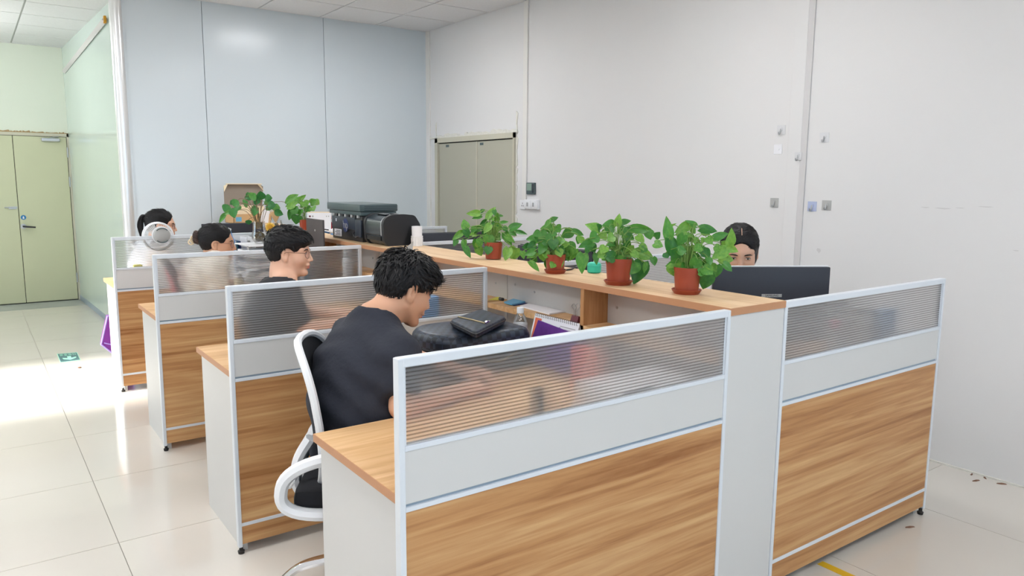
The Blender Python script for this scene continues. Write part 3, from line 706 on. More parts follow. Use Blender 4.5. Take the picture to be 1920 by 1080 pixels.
# ---- head in its own frame: x forward, y left, z up, origin between the ears
def head_sdf(P, fem=0.0):
    Q = P*A3(1, -1, 1)*1.0; S = P.copy(); S[:, 1] = np.abs(S[:, 1])     # symmetric
    d = sd_ell(S, (-.014, 0, .038), (.098, .077, .083))
    d = smin(d, sd_ell(S, (-.035, 0, .010), (.072, .068, .072)), .03)
    d = smin(d, sd_ell(S, (.032, 0, -.022), (.064, .064-.003*fem, .088)), .03)
    d = smin(d, sd_cone(S, (-.004, .056, -.055), (.062, .016, -.104), .020, .017), .03)
    d = smin(d, sd_ell(S, (.076, 0, -.106), (.018, .02, .015)), .02)
    d = smin(d, sd_ell(S, (.050, .038, -.034), (.032, .026, .028)), .025)
    d = smin(d, sd_cone(S, (.083, 0, .020), (.066, .045, .022), .013, .012), .02)
    d = smax(d, -sd_ell(S, (.104, .032, -.001), (.020, .019, .0125)), .014)          # eye sockets
    d = smin(d, sd_ell(S, (.080, .031, -.001), (.010, .016, .009)), .006)            # closed lid bulge
    d = smin(d, sd_cone(S, (.091, 0, .008), (.111, 0, -.036), .0065, .0095), .012)   # nose
    d = smin(d, sd_ell(S, (.099, .011, -.041), (.010, .0075, .0075)), .006)
    d = smax(d, -sd_ell(S, (.104, .007, -.050), (.006, .004, .004)), .003)
    d = smin(d, sd_ell(S, (.092, 0, -.062), (.012, .022, .011)), .012)
    d = smin(d, sd_ell(S, (.094, 0, -.068), (.0085, .023, .0055)), .005)
    d = smin(d, sd_ell(S, (.091, 0, -.079), (.0085, .019, .006)), .005)
    d = smax(d, -sd_ell(S, (.103, 0, -.0735), (.012, .024, .0016)), .003)
    # ear
    e = sd_ell(S, (-.010, .079, -.010), (.019, .011, .032))
    e = smin(e, sd_ell(S, (-.004, .076, -.034), (.011, .009, .013)), .008)
    e = smax(e, -sd_ell(S, (-.004, .090, -.006), (.011, .010, .019)), .005)
    d = smin(d, e, .007)
    # neck
    d = smin(d, sd_cone(S, (-.028, 0, -.045), (-.045, 0, -.14), .056-.008*fem, .056-.007*fem), .03)
    return d
HB = ((-.14, -.11, -.17), (.135, .11, .14))
def hair_sdf(P, style):
    S = P.copy(); S[:, 1] = np.abs(S[:, 1])
    skull = smin(sd_ell(S, (-.014, 0, .038), (.098, .077, .083)), sd_ell(S, (-.035, 0, .010), (.072, .068, .072)), .03)
    if style == 'short':          # thick messy top, tapered sides
        d = smin(skull-.007, sd_ell(S, (-.006, 0, .072), (.104, .082, .066)), .03)
        d = smin(d, sd_ell(S, (.056, 0, .074), (.046, .062, .032)), .02)                  # fringe
        d = smax(d, -sd_ell(S, (.108, 0, -.010), (.070, .105, .072)), .012)              # face
        d = smax(d, -(S[:, 2]+.062+.55*np.minimum(S[:, 0]+.075, 0)*-1*0), .01)
        d = smax(d, -sd_ell(S, (.002, .085, -.022), (.034, .05, .048)), .006)            # ear
        d = smax(d, -sd_ell(S, (.03, .075, -.07), (.07, .06, .075)), .01)
        d = smin(d, smax(smax(skull-.0045, sd_ell(S, (.024, .072, .006), (.016, .03, .045)), .004), -sd_ell(S, (.108, 0, -.010), (.062, .105, .072)), .004), .01)
    elif style == 'crop':         # straight neat top with a fringe
        d = smin(skull-.009, sd_ell(S, (-.004, 0, .070), (.106, .084, .062)), .03)
        d = smin(d, sd_ell(S, (.070, 0, .058), (.038, .062, .030)), .02)
        d = smax(d, -sd_ell(S, (.118, 0, -.020), (.064, .11, .062)), .008)
        d = smax(d, -(S[:, 2]+.058), .01)
        d = smax(d, -sd_ell(S, (.004, .085, -.020), (.034, .05, .046)), .006)
        d = smax(d, -sd_ell(S, (.03, .075, -.07), (.07, .06, .075)), .01)
    else:                         # combed back, tied
        d = skull-.008
        d = smax(d, -sd_ell(S, (.106, 0, -.022), (.064, .072, .100)), .008)
        d = smax(d, -(S[:, 2]+.072), .015)
        if style != 'part':
            d = smax(d, -sd_ell(S, (.004, .088, -.024), (.030, .045, .042)), .006)
            d = smax(d, -sd_ell(S, (.045, .07, -.075), (.07, .06, .072)), .01)
        else:
            d = smin(d, smax(sd_ell(S, (-.014, .064, -.02), (.040, .0205, .056)), -(S[:, 2]+.075), .01), .012)
            d = smax(d, -sd_cone(S, (.09, 0, .09), (.0, 0, .145), .0045, .0045), .006)
    return d
def locks(v, f, n, seed, ln, rad, comb, lift, st_crop=False):
    """tapered strands laid over the hair surface"""
    rg = np.random.RandomState(seed); mb = MB()
    a, b, c = v[f[:, 0]], v[f[:, 1]], v[f[:, 2]]
    nn = np.cross(b-a, c-a); nn /= np.maximum(np.linalg.norm(nn, axis=1), 1e-9)[:, None]; ctr = v[f].mean(1)
    for i in rg.randint(0, len(f), n):
        p, q = ctr[i], nn[i]; t = comb(p, rg)
        t = t-q*(t@q); l = np.linalg.norm(t)
        if l < 1e-4 or (p[2] < .035 and p[0] > -.015) or (st_crop and p[0] > .045 and p[2] < .07): continue
        t /= l; L_ = ln*rg.uniform(.6, 1.25)*(1 if p[2] > .03 else .6); u = lift*rg.uniform(.2, 1.2)*(1 if p[2] > .03 else .35)
        s = np.cross(q, t)*rg.uniform(-.25, .25)
        pts = [p-q*.003, p+t*L_*.35+q*(u*.7)+s*L_*.2, p+t*L_*.7+q*(u*.9)+s*L_*.6, p+t*L_+q*u*.55+s*L_]
        mb.tube(pts, [rad, rad*1.0, rad*.7, rad*.12], 5, flat=(tuple(q), .55))
    return np.array(mb.v), mb.f
def hand_prims(w, fdir, up, side, s=1.0, curl=1.0, thumb=1):
    """palm, four unequal bent fingers and a thumb from the side of the palm; side = towards the thumb"""
    w, x, z, y = np.array(w), np.array(fdir), np.array(up), np.array(side)
    T = lambda a, b, c: tuple(w+(x*a+y*b+z*c)*s)
    pr = [('c', T(0, 0, 0), T(.03, .004, .002), .024*s, .027*s), ('c', T(.03, -.022, 0), T(.078, -.028, .002), .015*s, .012*s), ('c', T(.03, .0, 0), T(.082, -.006, .004), .016*s, .013*s), ('c', T(.03, .02, 0), T(.082, .018, .003), .016*s, .0125*s)]
    fing = []
    for b, ln in ((-.031, .060), (-.011, .074), (.009, .080), (.028, .070)):
        a0 = .080; k = curl
        p0, p1 = T(a0, b, .003), T(a0+ln*.45, b*1.12, .004-.012*k); p2 = T(a0+ln*.78, b*1.18, -.006-.030*k); p3 = T(a0+ln*.92, b*1.18, -.012-.046*k)
        fing.append([('c', p0, p1, .0092*s, .0085*s), ('c', p1, p2, .0085*s, .0078*s), ('c', p2, p3, .0078*s, .0068*s)])
    th = [('c', T(.022, .020, -.004), T(.052, .048, -.012), .013*s, .0105*s), ('c', T(.052, .048, -.012), T(.086, .054, -.020), .0105*s, .0082*s)]
    return pr, fing, th
def hand_sdf(P, h):
    pr, fing, th = h
    d = union(P, pr, .02)
    for f in fing: d = smin(d, union(P, f, .004), .006)
    return smin(d, union(P, th, .006), .012)

def person(label, loc, yaw, c):
    """c: head centre and turn, torso chain, arms, clothes; all in the person's own frame"""
    t = thing('person', label, 'person', (0, 0, 0))
    sk = M[c.get('skin', 'skin')]; R = rotm(*c['turn']); hc = np.array(c['head'], np.float32); hs = c.get('hs', 1.0); fem = c.get('fem', 0)
    h = c.get('h', .005)
    toW = lambda v: (v*hs)@R.T + hc
    # head + neck as one surface with the neck running into the shoulders
    nb = np.array(c['neck'], np.float32); nbl = ((nb-hc)@R)/hs
    nr = .054-.008*fem
    hf = lambda P: smin(head_sdf(P, fem), sd_cone(P, (-.038, 0, -.09), tuple(nbl), nr, nr+.012), .03)
    lo = np.minimum(np.array(HB[0]), nbl-.07); hi = np.maximum(np.array(HB[1]), nbl+.07)
    hv, hf_ = nets(hf, lo, hi, h/hs); headm = (toW(hv), hf_)
    # trunk and arms
    T = c['torso']; sl = c['shoulders']
    trunk = [('c', T[i][0], T[i+1][0], T[i][1], T[i+1][1], (1, .70, 1), '0.06') for i in range(len(T)-1)]
    trunk += [('c', sl[0], sl[1], .058, .058, '0.09')]
    trunk += [('c', tuple(nb), s_, .05, .05, '0.05') for s_ in sl]
    skin = [q for q in trunk]
    arm = []; hands = []
    for s_, a in zip(sl, c['arms']):
        e, w_, fd, up, side = a
        arm += [('c', s_, e, .046, .039, '0.02'), ('c', e, w_, .040, .026, '0.02')]
        hands.append((hand_prims(w_, fd, up, side, c.get('hands', 1.0)), w_))
    hh = max(h*1.8, .009)
    allp = np.array([p for q in skin+arm for p in (q[1], q[2])]); lo, hi = allp.min(0)-.17, allp.max(0)+.17
    body = nets(lambda P: np.minimum(smin(union(P, skin, .05)+.012, 9, .01) if False else union(P, skin, .05)+.012, union(P, arm, .02)), lo, hi, hh)
    ms = [headm, body]
    for hp, w_ in hands:
        w_ = np.array(w_); ms.append(nets(lambda P: hand_sdf(P, hp), w_-.16, w_+.16, max(.0042, h)))
    npbuild('body', joinm(*ms), sk, t)
    # shirt
    cov = c.get('sleeve', .62); sh = []
    for s_, a in zip(sl, c['arms']):
        s0 = np.array(s_); e = np.array(a[0]); w_ = np.array(a[1])
        if cov <= 1: sh.append(('c', s_, tuple(s0+(e-s0)*cov), .064, .060))
        else: sh += [('c', s_, tuple(e), .062, .050), ('c', tuple(e), tuple(e+(w_-e)*(cov-1)), .050, .038)]
    def cloth(P):
        d = union(P, trunk, .05)-.004
        for i, q in enumerate(sh):
            e = sd_cone(P, *q[1:])
            if cov <= 1:
                a = A3(*q[1]); b = A3(*q[2]); ax = (b-a)/np.linalg.norm(b-a); e = smax(e, (P-b)@ax, .006)
            d = smin(d, e, .05)
        d = d + .0035*np.sin(P[:, 2]*62+P[:, 0]*34+np.sin(P[:, 1]*21)*1.6)*np.clip((P[:, 2]-.5)*3, 0, 1)   # soft folds
        col = A3(*c.get('collar', nb)); tip = hc + (np.array([-.03, 0, -.06], np.float32)@R.T)
        d = smax(d, -sd_cone(P, tuple(col), tuple(tip), nr+.013, nr+.03), .008)
        return smax(d, -(P[:, 2]-.46), .01)
    lo2, hi2 = lo-.02, hi+.02; lo2[2] = .44
    shirt = npbuild('shirt', nets(cloth, lo2, hi2, hh*.95), c['shirt'], t)
    # trousers and shoes
    kz = .50; legs = []
    for s_ in (1, -1):
        hip, kn, an = (.02, s_*.09, .555), (.43, s_*.12, .545), (.40+c.get('foot', 0), s_*.12, .09)
        legs += [('c', hip, kn, .085, .062), ('c', kn, an, .058, .042)]
    legs.append(('c', (-.02, -.06, .57), (-.02, .06, .57), .115, .115))
    npbuild('trousers', nets(lambda P: smax(union(P, legs, .04), -(P[:, 2]-.075), .01), np.array((-.2, -.3, .05)), np.array((.58, .3, .72)), .014), M['trousers'], t)
    for s_ in (1, -1):
        ax_ = .40+c.get('foot', 0)
        sp = [('c', (ax_-.02, s_*.12, .045), (ax_+.15, s_*.125, .032), .042, .032), ('c', (ax_-.01, s_*.12, .06), (ax_+.02, s_*.12, .09), .042, .046)]
        npbuild('shoe', nets(lambda P: smax(union(P, sp, .03), -(P[:, 2]-.002), .004), np.array((ax_-.1, s_*.12-.08, -.01)), np.array((ax_+.22, s_*.12+.08, .16)), .012), M['shoe'], t)
    # hair
    st = c['hair']; v, f = nets(lambda P: hair_sdf(P, st), np.array((-.14, -.11, -.1)), np.array((.14, .11, .17)), max(.0042, h)/hs)
    if st == 'short':
        rgn = np.random.RandomState(5)
        comb = lambda p, rg: np.array([1.0, 0, 0])*(0.9 if p[0] > -.02 else -.2)+np.array([0, 0, -1.0])*(1.1 if p[2] < .06 else .25)+np.array([0, p[1]*5, 0])+rg.normal(0, .22, 3)
        lv, lf = locks(v, f, 1700, 5, .042, .0030, comb, .010)
    elif st == 'crop':
        comb = lambda p, rg: np.array([1.0, 0, -.25])*(1 if p[2] > .055 else .15)+np.array([0, 0, -1.0])*(0.15 if p[2] > .055 else 1)+rg.normal(0, .13, 3)
        lv, lf = locks(v, f, 900, 6, .034, .0030, comb, .004, True)
    else:
        knot = np.array(c.get('knot', (-.11, 0, .01)))
        if st == 'part': comb = lambda p, rg: np.array([-.35, math.copysign(1.0, p[1])*(1 if p[2] > .06 else .1), -.35-1.5*max(0, .09-p[2])*8])+rg.normal(0, .05, 3)
        else: comb = lambda p, rg: (knot-p)*8+rg.normal(0, .05, 3)
        lv, lf = locks(v, f, 700 if st != 'part' else 1300, 8, .04 if st != 'part' else .024, .0024 if st != 'part' else .0017, comb, .0012 if st != 'part' else .0004)
    hm = MB(); hm.add(v, f.tolist()); hm.add(lv, lf)
    hm.v = [tuple(x) for x in toW(np.array(hm.v))]
    hair = hm.build('hair', M['hair'], t, 70)
    if st == 'bun':
        bm_ = MB(); rg = np.random.RandomState(2); k = np.array(c['knot'])
        bm_.ell(tuple(k+np.array([-.012, 0, .012])), (.034, .036, .042), 16, 12)
        for i in range(40):
            a = rg.uniform(0, 2*PI); p0 = k+np.array([-.012+.01*math.cos(a), .034*math.cos(a), .012+.040*math.sin(a)])
            bm_.tube([p0, p0+np.array([-.02, rg.uniform(-.01, .01), .006]), p0+np.array([-.03+.01*rg.rand(), -.03*math.cos(a), -.03*math.sin(a)])], [.006, .006, .001], 5)
        bm_.v = [tuple(x) for x in toW(np.array(bm_.v))]; bun = bm_.build('bun', M['hair_br'], hair, 70)
        cm = MB()
        for s_ in (1, -1):
            cm.tube([k+np.array([-.045, s_*.012, -.030]), k+np.array([-.062, s_*.02, -.008]), k+np.array([-.055, s_*.02, .022])], .005, 6)
        cm.tube([k+np.array([-.058+.016*math.cos(a), -.012, -.018+.016*math.sin(a)]) for a in np.linspace(0, 2*PI, 15)[:-1]], .0045, 6, closed=True)
        cm.v = [tuple(x) for x in toW(np.array(cm.v))]; cm.build('hair_claw', M['cream'], hair, True)
    if st == 'part':
        e = MB().tube([(.081, 0, .074), (.071, 0, .0875), (.055, 0, .1048), (.03, 0, .1198), (.006, 0, .1268)], [.0012, .0017, .0017, .0015, .0006], 6); e.v = [tuple(x) for x in toW(np.array(e.v))]; e.build('hair_parting', sk, hair, True)
    if st == 'tail':
        k = np.array(c['knot']); pm = MB()
        for i in range(26):
            o = np.array([random.uniform(-.012, .012), random.uniform(-.014, .014), random.uniform(-.008, .008)])
            pm.tube(sweep([k+np.array([.015, 0, 0])+o*.4, k+np.array([-.024, 0, .008])+o, k+np.array([-.042, 0, -.03])+o*1.4, k+np.array([-.042, 0, -.085])+o*1.5, k+np.array([-.03, 0, -.15])+o]), [.006]*6+[.0075]*12+[.005]*7, 5)
        pm.v = [tuple(x) for x in toW(np.array(pm.v))]; pm.build('ponytail', M['hair'], hair, 70)
        MB().ell(tuple(toW(k+np.array([-.004, 0, .002]))), (.014, .016, .016), 12, 8).build('hair_tie', M['black'], hair, True)
    # eyes, brows, lips
    for s_ in (1, -1):
        e = MB().ell((0.0865, s_*.031, -.002), (.0045, .0125, .0046-.0012*c.get('down', 0)), 14, 8); e.v = [tuple(x) for x in toW(np.array(e.v))]; eo = e.build('eye', M['eye_w'], t, True)
        e = MB().ell((0.0893, s_*.0315, -.0022), (.0026, .0050, .0046-.0012*c.get('down', 0)), 12, 8); e.v = [tuple(x) for x in toW(np.array(e.v))]; e.build('iris', M['iris'], eo, True)
        e = MB().tube([(.0855, s_*.0185, .0005), (.0905, s_*.027, .0040), (.0895, s_*.036, .0034), (.0835, s_*.0455, -.0010)], [.0010, .0016, .0016, .0009], 5); e.v = [tuple(x) for x in toW(np.array(e.v))]; e.build('eyelashes', M['hair'], eo, True)
        e = MB().tube([(.0945, s_*.014, .0155), (.0955, s_*.027, .0195), (.089, s_*.040, .0190), (.081, s_*.050, .0135)], [.0022, .0030, .0026, .0010], 6); e.v = [tuple(x) for x in toW(np.array(e.v))]; e.build('eyebrow', M['hair'], t, True)
    lp = MB().ell((.0965, 0, -.0685), (.0075, .0215, .0042), 14, 8).ell((.0935, 0, -.0785), (.0075, .018, .0050), 14, 8); lp.v = [tuple(x) for x in toW(np.array(lp.v))]; lp.build('lips', M['lips'], t, True)
    if c.get('glasses'):
        g = MB(); ln = MB()
        for s_ in (1, -1):
            rim = [(.104-.012*abs(math.cos(a))*(math.cos(a) > 0)-.003, s_*(.034+.0245*math.cos(a)), -.006+.0205*math.sin(a)) for a in np.linspace(0, 2*PI, 25)[:-1]]
            g.tube(rim, .0011, 5, closed=True)
            ln.add(rim+[(.1, s_*.034, -.006)], [(i, (i+1) % 24, 24) for i in range(24)])
            g.tube([(.090, s_*.0585, .002), (.06, s_*.074, .004), (.0, s_*.083, .006), (-.018, s_*.083, -.002), (-.026, s_*.082, -.02)], .0012, 5)
        g.tube([(.101, -.0095, 0), (.107, 0, .003), (.101, .0095, 0)], .0011, 5)
        for q in (g, ln): q.v = [tuple(x) for x in toW(np.array(q.v))]
        go = g.build('glasses', M['wire'], t, True); ln.build('lens', M['lens'], go, True)
    t.location = tuple(float(x) for x in loc); t.rotation_euler = (0, 0, yaw)
    return t
def loc_of(p, loc, yaw):
    c, s = math.cos(-yaw), math.sin(-yaw); x, y = p[0]-loc[0], p[1]-loc[1]
    return (c*x-s*y, s*x+c*y, p[2])
dn, up_ = (0, 0, -1), (0, 0, 1)
# man in the dark T-shirt, leaning over the bag
LM = (.25, .80, 0)
person('man in a charcoal T-shirt bending forward over his desk beside the checked backpack', LM, 0.0, dict(
    head=(.205, .0, 1.128), turn=(math.radians(-2), math.radians(22), 0), hs=.97, neck=(.085, .0, 1.035), collar=(.105, 0, 1.078),
    torso=[((.02, 0, .56), .140), ((.022, 0, .76), .150), ((.03, 0, .87), .132), ((.068, 0, .985), .072)],
    shoulders=[(.085, .185, .935), (.075, -.195, .930)],
    arms=[((.28, .225, .845), (.43, .0, .795), (.7, -.71, 0), (0, 0, 1), (-.71, -.7, 0)), ((.05, -.265, .79), (.31, -.20, .785), (.97, .2, 0), (0, 0, 1), (-.2, .97, 0))],
    shirt=M['shirt_dark'], hair='short', skin='skin2', h=.0042, sleeve=.74, down=1))
# man with glasses
LG = (.43, .80+D, 0); yg = math.radians(-8)
person('man with glasses and a neat black fringe, black shirt, sitting upright behind the second partition', LG, yg, dict(
    head=loc_of((.553, 2.26, 1.135), LG, yg), turn=(math.radians(-22), math.radians(2), 0), hs=1.0, neck=(.075, .0, .985), collar=(.075, 0, 1.0),
    torso=[((.0, 0, .56), .14), ((.0, 0, .78), .135), ((.02, 0, .86), .125), ((.05, 0, .925), .07)],
    shoulders=[(.04, .18, .91), (.04, -.185, .905)],
    arms=[((.16, .25, .80), (.36, .12, .785), (.97, -.2, 0), (0, 0, 1), (-.2, -.97, 0)), ((.12, -.26, .78), (.33, -.16, .785), (.97, .2, 0), (0, 0, 1), (-.2, .97, 0))],
    shirt=M['shirt_black'], hair='crop', skin='skin', h=.0048, sleeve=.85, glasses=1))
# woman with hair claw
L1 = (.36, .78+2*D, 0); y1 = math.radians(-10)
person('woman in a cream top, her brown hair knot held by a cream hair claw', L1, y1, dict(
    head=loc_of((.545, 3.62, 1.087), L1, y1), turn=(math.radians(-12), math.radians(4), 0), hs=1.0, neck=(.18, 0, .98), fem=1, knot=(-.105, 0, .012),
    torso=[((.0, 0, .56), .13), ((.03, 0, .78), .12), ((.08, 0, .89), .115), ((.15, 0, .945), .068)],
    shoulders=[(.14, .16, .935), (.14, -.165, .93)],
    arms=[((.20, .22, .79), (.34, .10, .785), (.97, -.2, 0), (0, 0, 1), (-.2, -.97, 0)), ((.16, -.23, .785), (.32, -.14, .785), (.97, .2, 0), (0, 0, 1), (-.2, .97, 0))],
    shirt=M['shirt_cream'], hair='bun', skin='skin2', h=.0055, sleeve=.9, glasses=1, hands=.9))
# woman with ponytail
L2 = (.32, .72+3*D, 0); y2 = math.radians(-6)
person('woman with a long black ponytail, white top, farthest of the four, behind the small fan', L2, y2, dict(
    head=loc_of((.462, 4.97, 1.135), L2, y2), turn=(math.radians(-10), math.radians(4), 0), hs=1.0, neck=(.15, 0, 1.015), fem=1, knot=(-.105, 0, .055),
    torso=[((.0, 0, .56), .13), ((.02, 0, .80), .12), ((.06, 0, .92), .115), ((.12, 0, .98), .068)],
    shoulders=[(.11, .16, .97), (.11, -.165, .965)],
    arms=[((.22, .21, .80), (.45, .10, .785), (.97, -.2, 0), (0, 0, 1), (-.2, -.97, 0)), ((.18, -.22, .79), (.43, -.14, .785), (.97, .2, 0), (0, 0, 1), (-.2, .97, 0))],
    shirt=M['shirt_white'], hair='tail', skin='skin', h=.0055, sleeve=.9, glasses=1, hands=.9))
# woman on the right, facing the viewer over her monitor
L3 = (2.33, .80, 0); y3 = math.radians(-142)
person('woman with centre parted black hair looking down behind the large monitor on the right', L3, y3, dict(
    head=loc_of((2.135, .655, 1.193), L3, y3), turn=(math.radians(4), math.radians(17), 0), hs=1.0, neck=(.16, 0, 1.06), fem=1, knot=(-.10, 0, -.02), down=1.5,
    torso=[((.0, 0, .56), .13), ((.02, 0, .82), .12), ((.07, 0, .95), .115), ((.13, 0, 1.02), .068)],
    shoulders=[(.12, .16, 1.01), (.12, -.165, 1.01)],
    arms=[((.16, .22, .83), (.27, .10, .79), (.97, -.2, 0), (0, 0, 1), (-.2, -.97, 0)), ((.16, -.23, .83), (.27, -.12, .79), (.97, .2, 0), (0, 0, 1), (-.2, .97, 0))],
    shirt=M['shirt_white'], hair='part', skin='skin', h=.0048, sleeve=.9, hands=.9))

# ================================================================== THINGS ON DESKS AND COUNTER
def rot_build(fn, loc, rz):
    """build parts at the origin, then set the thing down at loc turned by rz"""
    t = fn(); t.location = tuple(float(x) for x in loc); t.rotation_euler = (0, 0, rz); return t
def rounded(poly, r, n=5):
    out = []; m = len(poly)
    for i in range(m):
        p = Vector(poly[i]); a = (Vector(poly[i-1])-p); b = (Vector(poly[(i+1) % m])-p)
        q = min(r if not isinstance(r, (list, tuple)) else r[i], a.length*.49, b.length*.49)
        a = p+a.normalized()*q; b = p+b.normalized()*q
        for k in range(n+1):
            t = k/n; out.append(tuple(a*(1-t)**2+p*2*t*(1-t)+b*t*t))
    return out
def monitor(label, wid, hgt, z0, ztop, plate=None, rim=None, gap=.0):
    def f():
        t = thing('computer_monitor', label, 'monitor')
        # screen faces +y, back faces -y
        MB().box(-wid/2, wid/2, -.018, .010, ztop-hgt, ztop, .006).build('back_shell', M['monitor'], t, 40)
        MB().box(-wid/2-.003, wid/2+.003, .008, .016, ztop-hgt-.003, ztop+.003, .003).build('bezel', rim or M['black'], t, 40)
        MB().box(-wid/2+.01, wid/2-.01, .0155, .0172, ztop-hgt+.012, ztop-.01).build('screen', M['screen'], t)
        MB().box(-.03, .03, -.05, -.016, z0+.01, ztop-hgt*.45, .008).build('stand_neck', M['monitor'], t, 40)
        MB().lathe([(.0, 0), (.12, 0), (.12, .008), (.02, .016), (0, .016)], (0, -.02, z0), 28).build('stand_base', M['monitor'], t, True)
        if plate:
            MB().box(-.043, .043, -.0195, -.0178, ztop-hgt*.40, ztop-hgt*.40+.013).build('name_plate', M['label_grey'], t)
            text(plate, .0125, M['ink'], t, frame((0, -.0197, ztop-hgt*.40+.0065), (1, 0, 0), (0, 0, 1), (0, -1, 0)), 'lettering')
        return t
    return f
# right station 1: the big monitor turned towards its user
p_, q_ = at(1340, 500, 2, 1.165), at(1552, 500, 2, 1.165); mid = (p_+q_)/2; an = math.atan2(q_[1]-p_[1], q_[0]-p_[0])
rot_build(monitor('large charcoal monitor with a grey name plate, seen from behind on the right', float(np.linalg.norm(q_-p_))+.01, .315, HD, 1.165, 'SAMSUNG', M['white_plastic']), (mid[0], mid[1], 0), an)
p_, q_ = at(792, 433, 2, 1.15), at(886, 433, 2, 1.15)
p_ = np.array([1.80, 3.12, 0]); q_ = np.array([2.33, 3.02, 0]); mid = (p_+q_)/2; an = math.atan2(q_[1]-p_[1], q_[0]-p_[0])
rot_build(monitor('wide dark monitor above the third white rail, between printers and nearest plant', .56, .33, HD, 1.135), (mid[0], mid[1], 0), an)
rot_build(monitor('dark monitor between the two middle potted plants, beyond the counter', .52, .32, HD, 1.150), (1.80, 1.62, 0), math.radians(-80))
rot_build(monitor('small dark monitor just left of the big black printer', .50, .32, HD, 1.130), (1.78, 4.66, 0), math.radians(-60))
rot_build(monitor('dark monitor in front of the open cardboard box', .50, .32, HD, 1.150), (.945, 4.66, 0), math.radians(6))
def thin_screen():
    t = thing('tablet_screen', 'thin dark brown screen standing on edge beside the white desk calendar', 'screen')
    MB().box(-.006, .006, -.15, .15, HD+.12, 1.245, .003).build('screen_panel', M['brown_dark'], t, 40)
    MB().box(-.05, .06, -.05, .05, HD, HD+.012, .004).build('stand_base', M['black'], t); MB().box(.006, .02, -.02, .02, HD+.01, HD+.25).build('stand_neck', M['black'], t)
    MB().lathe([(.007, -.001), (.007, .001)], (-.0065, -.01, 1.17), 12, 'x').build('round_mark', M['label_grey'], t)
    return t
rot_build(thin_screen, (1.10, 3.305, 0), 0)

# printers
def printer_big():
    t = thing('office_printer', 'large boxy black printer with a round emblem on the back of the counter', 'printer')
    X0, X1, Y0, Y1 = 1.262, 1.512, 2.93, 3.44; Z = HC
    MB().box(X0+.012, X1, Y0+.01, Y1-.01, Z, 1.275, .008).build('body', M['black'], t, 40)
    MB().box(X0+.004, X0+.016, Y0+.11, Y1-.02, Z+.075, 1.262, .005).build('side_cover', M['navy_plastic'], t, 40)
    MB().box(X0+.003, X0+.014, Y0+.012, Y0+.105, Z+.03, 1.25, .004).build('side_door', M['navy_plastic'], t, 40)
    MB().box(X0-.012, X1+.008, Y0-.01, Y1+.02, 1.305, 1.352, .006).build('scanner_lid', M['slate'], t, 40)
    MB().box(X0+.0, X1+.004, Y0, Y1+.01, 1.278, 1.303, .004).build('scanner_base', M['slate'], t, 40)
    for i in range(9):
        y = Y0+.04+i*.05
        MB().box(X0+.001, X0+.012, y, y+.03, 1.262, 1.280+.012*(i % 2)).build('hinge_block', M['black' if i % 2 else 'silver'], t)
    for i in range(3): MB().box(X0+.02, X1+.0095, Y0-.0115, Y0-.009, 1.312+.012*i, 1.3155+.012*i).build('lid_line', M['black_gloss'], t)
    MB().box(X1-.07, X1+.002, Y0-.012, Y0+.01, 1.262, 1.292).build('control_panel', M['silver'], t)
    d = MB().lathe([(.0, -.0012), (.046, -.0012), (.046, .0)], (X0+.0036, 3.185, 1.205), 28, 'x').build('round_emblem', M['navy'], t)
    text('hp', .075, M['label_grey'], d, frame((X0+.0022, 3.185, 1.207), (0, -1, 0), (0, .28, .96), (-1, 0, 0)), 'emblem_letters')
    lb = MB().box(X0+.009, X0+.0115, 3.27, 3.39, Z+.018, Z+.066).build('rating_label', M['paper'], t)
    for i in range(4): MB().box(X0+.0082, X0+.009, 3.285, 3.375-.02*(i % 2), Z+.024+.010*i, Z+.028+.010*i).build('print_line', M['ink'], lb)
    for y, z in ((3.34, 1.235), (3.43, 1.225)): MB().box(X0+.002, X0+.0042, y-.006, y+.006, z-.01, z+.01).build('sticker', M['paper'], t)
    MB().tube(sweep([(X0+.008, 3.06, Z+.06), (X0-.012, 3.03, Z+.045), (X0-.01, 3.0, Z+.03), (X0+.008, 2.985, Z+.04)]), .004, 6).build('side_cord', M['cable'], t)
    return t
printer_big()
def printer_small():
    t = thing('label_printer', 'rounded black printer with a silver edge in front of the boxy printer', 'printer')
    Y0, Y1 = 2.60, 2.885; Z = HC
    side = rounded([(1.262, Z+.03), (1.285, Z+.001), (1.505, Z+.001), (1.515, Z+.035), (1.512, 1.235), (1.475, 1.292), (1.40, 1.300), (1.30, 1.296), (1.256, 1.262)], [.01, .01, .004, .01, .01, .02, .02, .05, .05], 5)
    MB().prism(side, 1, Y0, Y0+.03).build('side_cheek', M['black'], t, 30)
    MB().prism([(a+.0, b) for a, b in side], 1, Y1-.03, Y1).build('side_cheek', M['black'], t, 30)
    core = [(1.389+(a-1.389)*.955, Z+.09+(b-Z-.09)*.95) for a, b in side]
    MB().prism(core, 1, Y0+.0301, Y1-.0301).build('body', M['black_gloss'], t, 30)
    MB().prism(rounded([(1.258, Z+.065), (1.275, Z+.06), (1.275, 1.255), (1.33, 1.29), (1.325, 1.2985), (1.265, 1.272), (1.256, 1.23)], [.004, .004, .01, .01, .01, .03, .03], 4), 1, Y0+.028, Y0+.042).build('silver_edge', M['silver'], t, 30)
    MB().prism(rounded([(1.2585, Z+.065), (1.272, Z+.06), (1.272, 1.255), (1.33, 1.287), (1.325, 1.294), (1.267, 1.270), (1.2575, 1.23)], [.004, .004, .01, .01, .01, .03, .03], 4), 1, Y0+.045, Y1-.033).build('front_cover', M['black_gloss'], t, 30)
    MB().box(1.262, 1.272, Y0+.05, Y1-.04, Z+.03, Z+.055).build('exit_slot', M['dark'], t)
    MB().box(1.31, 1.40, Y0+.07, Y1-.08, 1.2935, 1.2985, .002).build('window', M['screen'], t); MB().box(1.32, 1.35, Y0+.09, Y1-.1, 1.298, 1.2995).build('label_window', M['silver'], t)
    return t
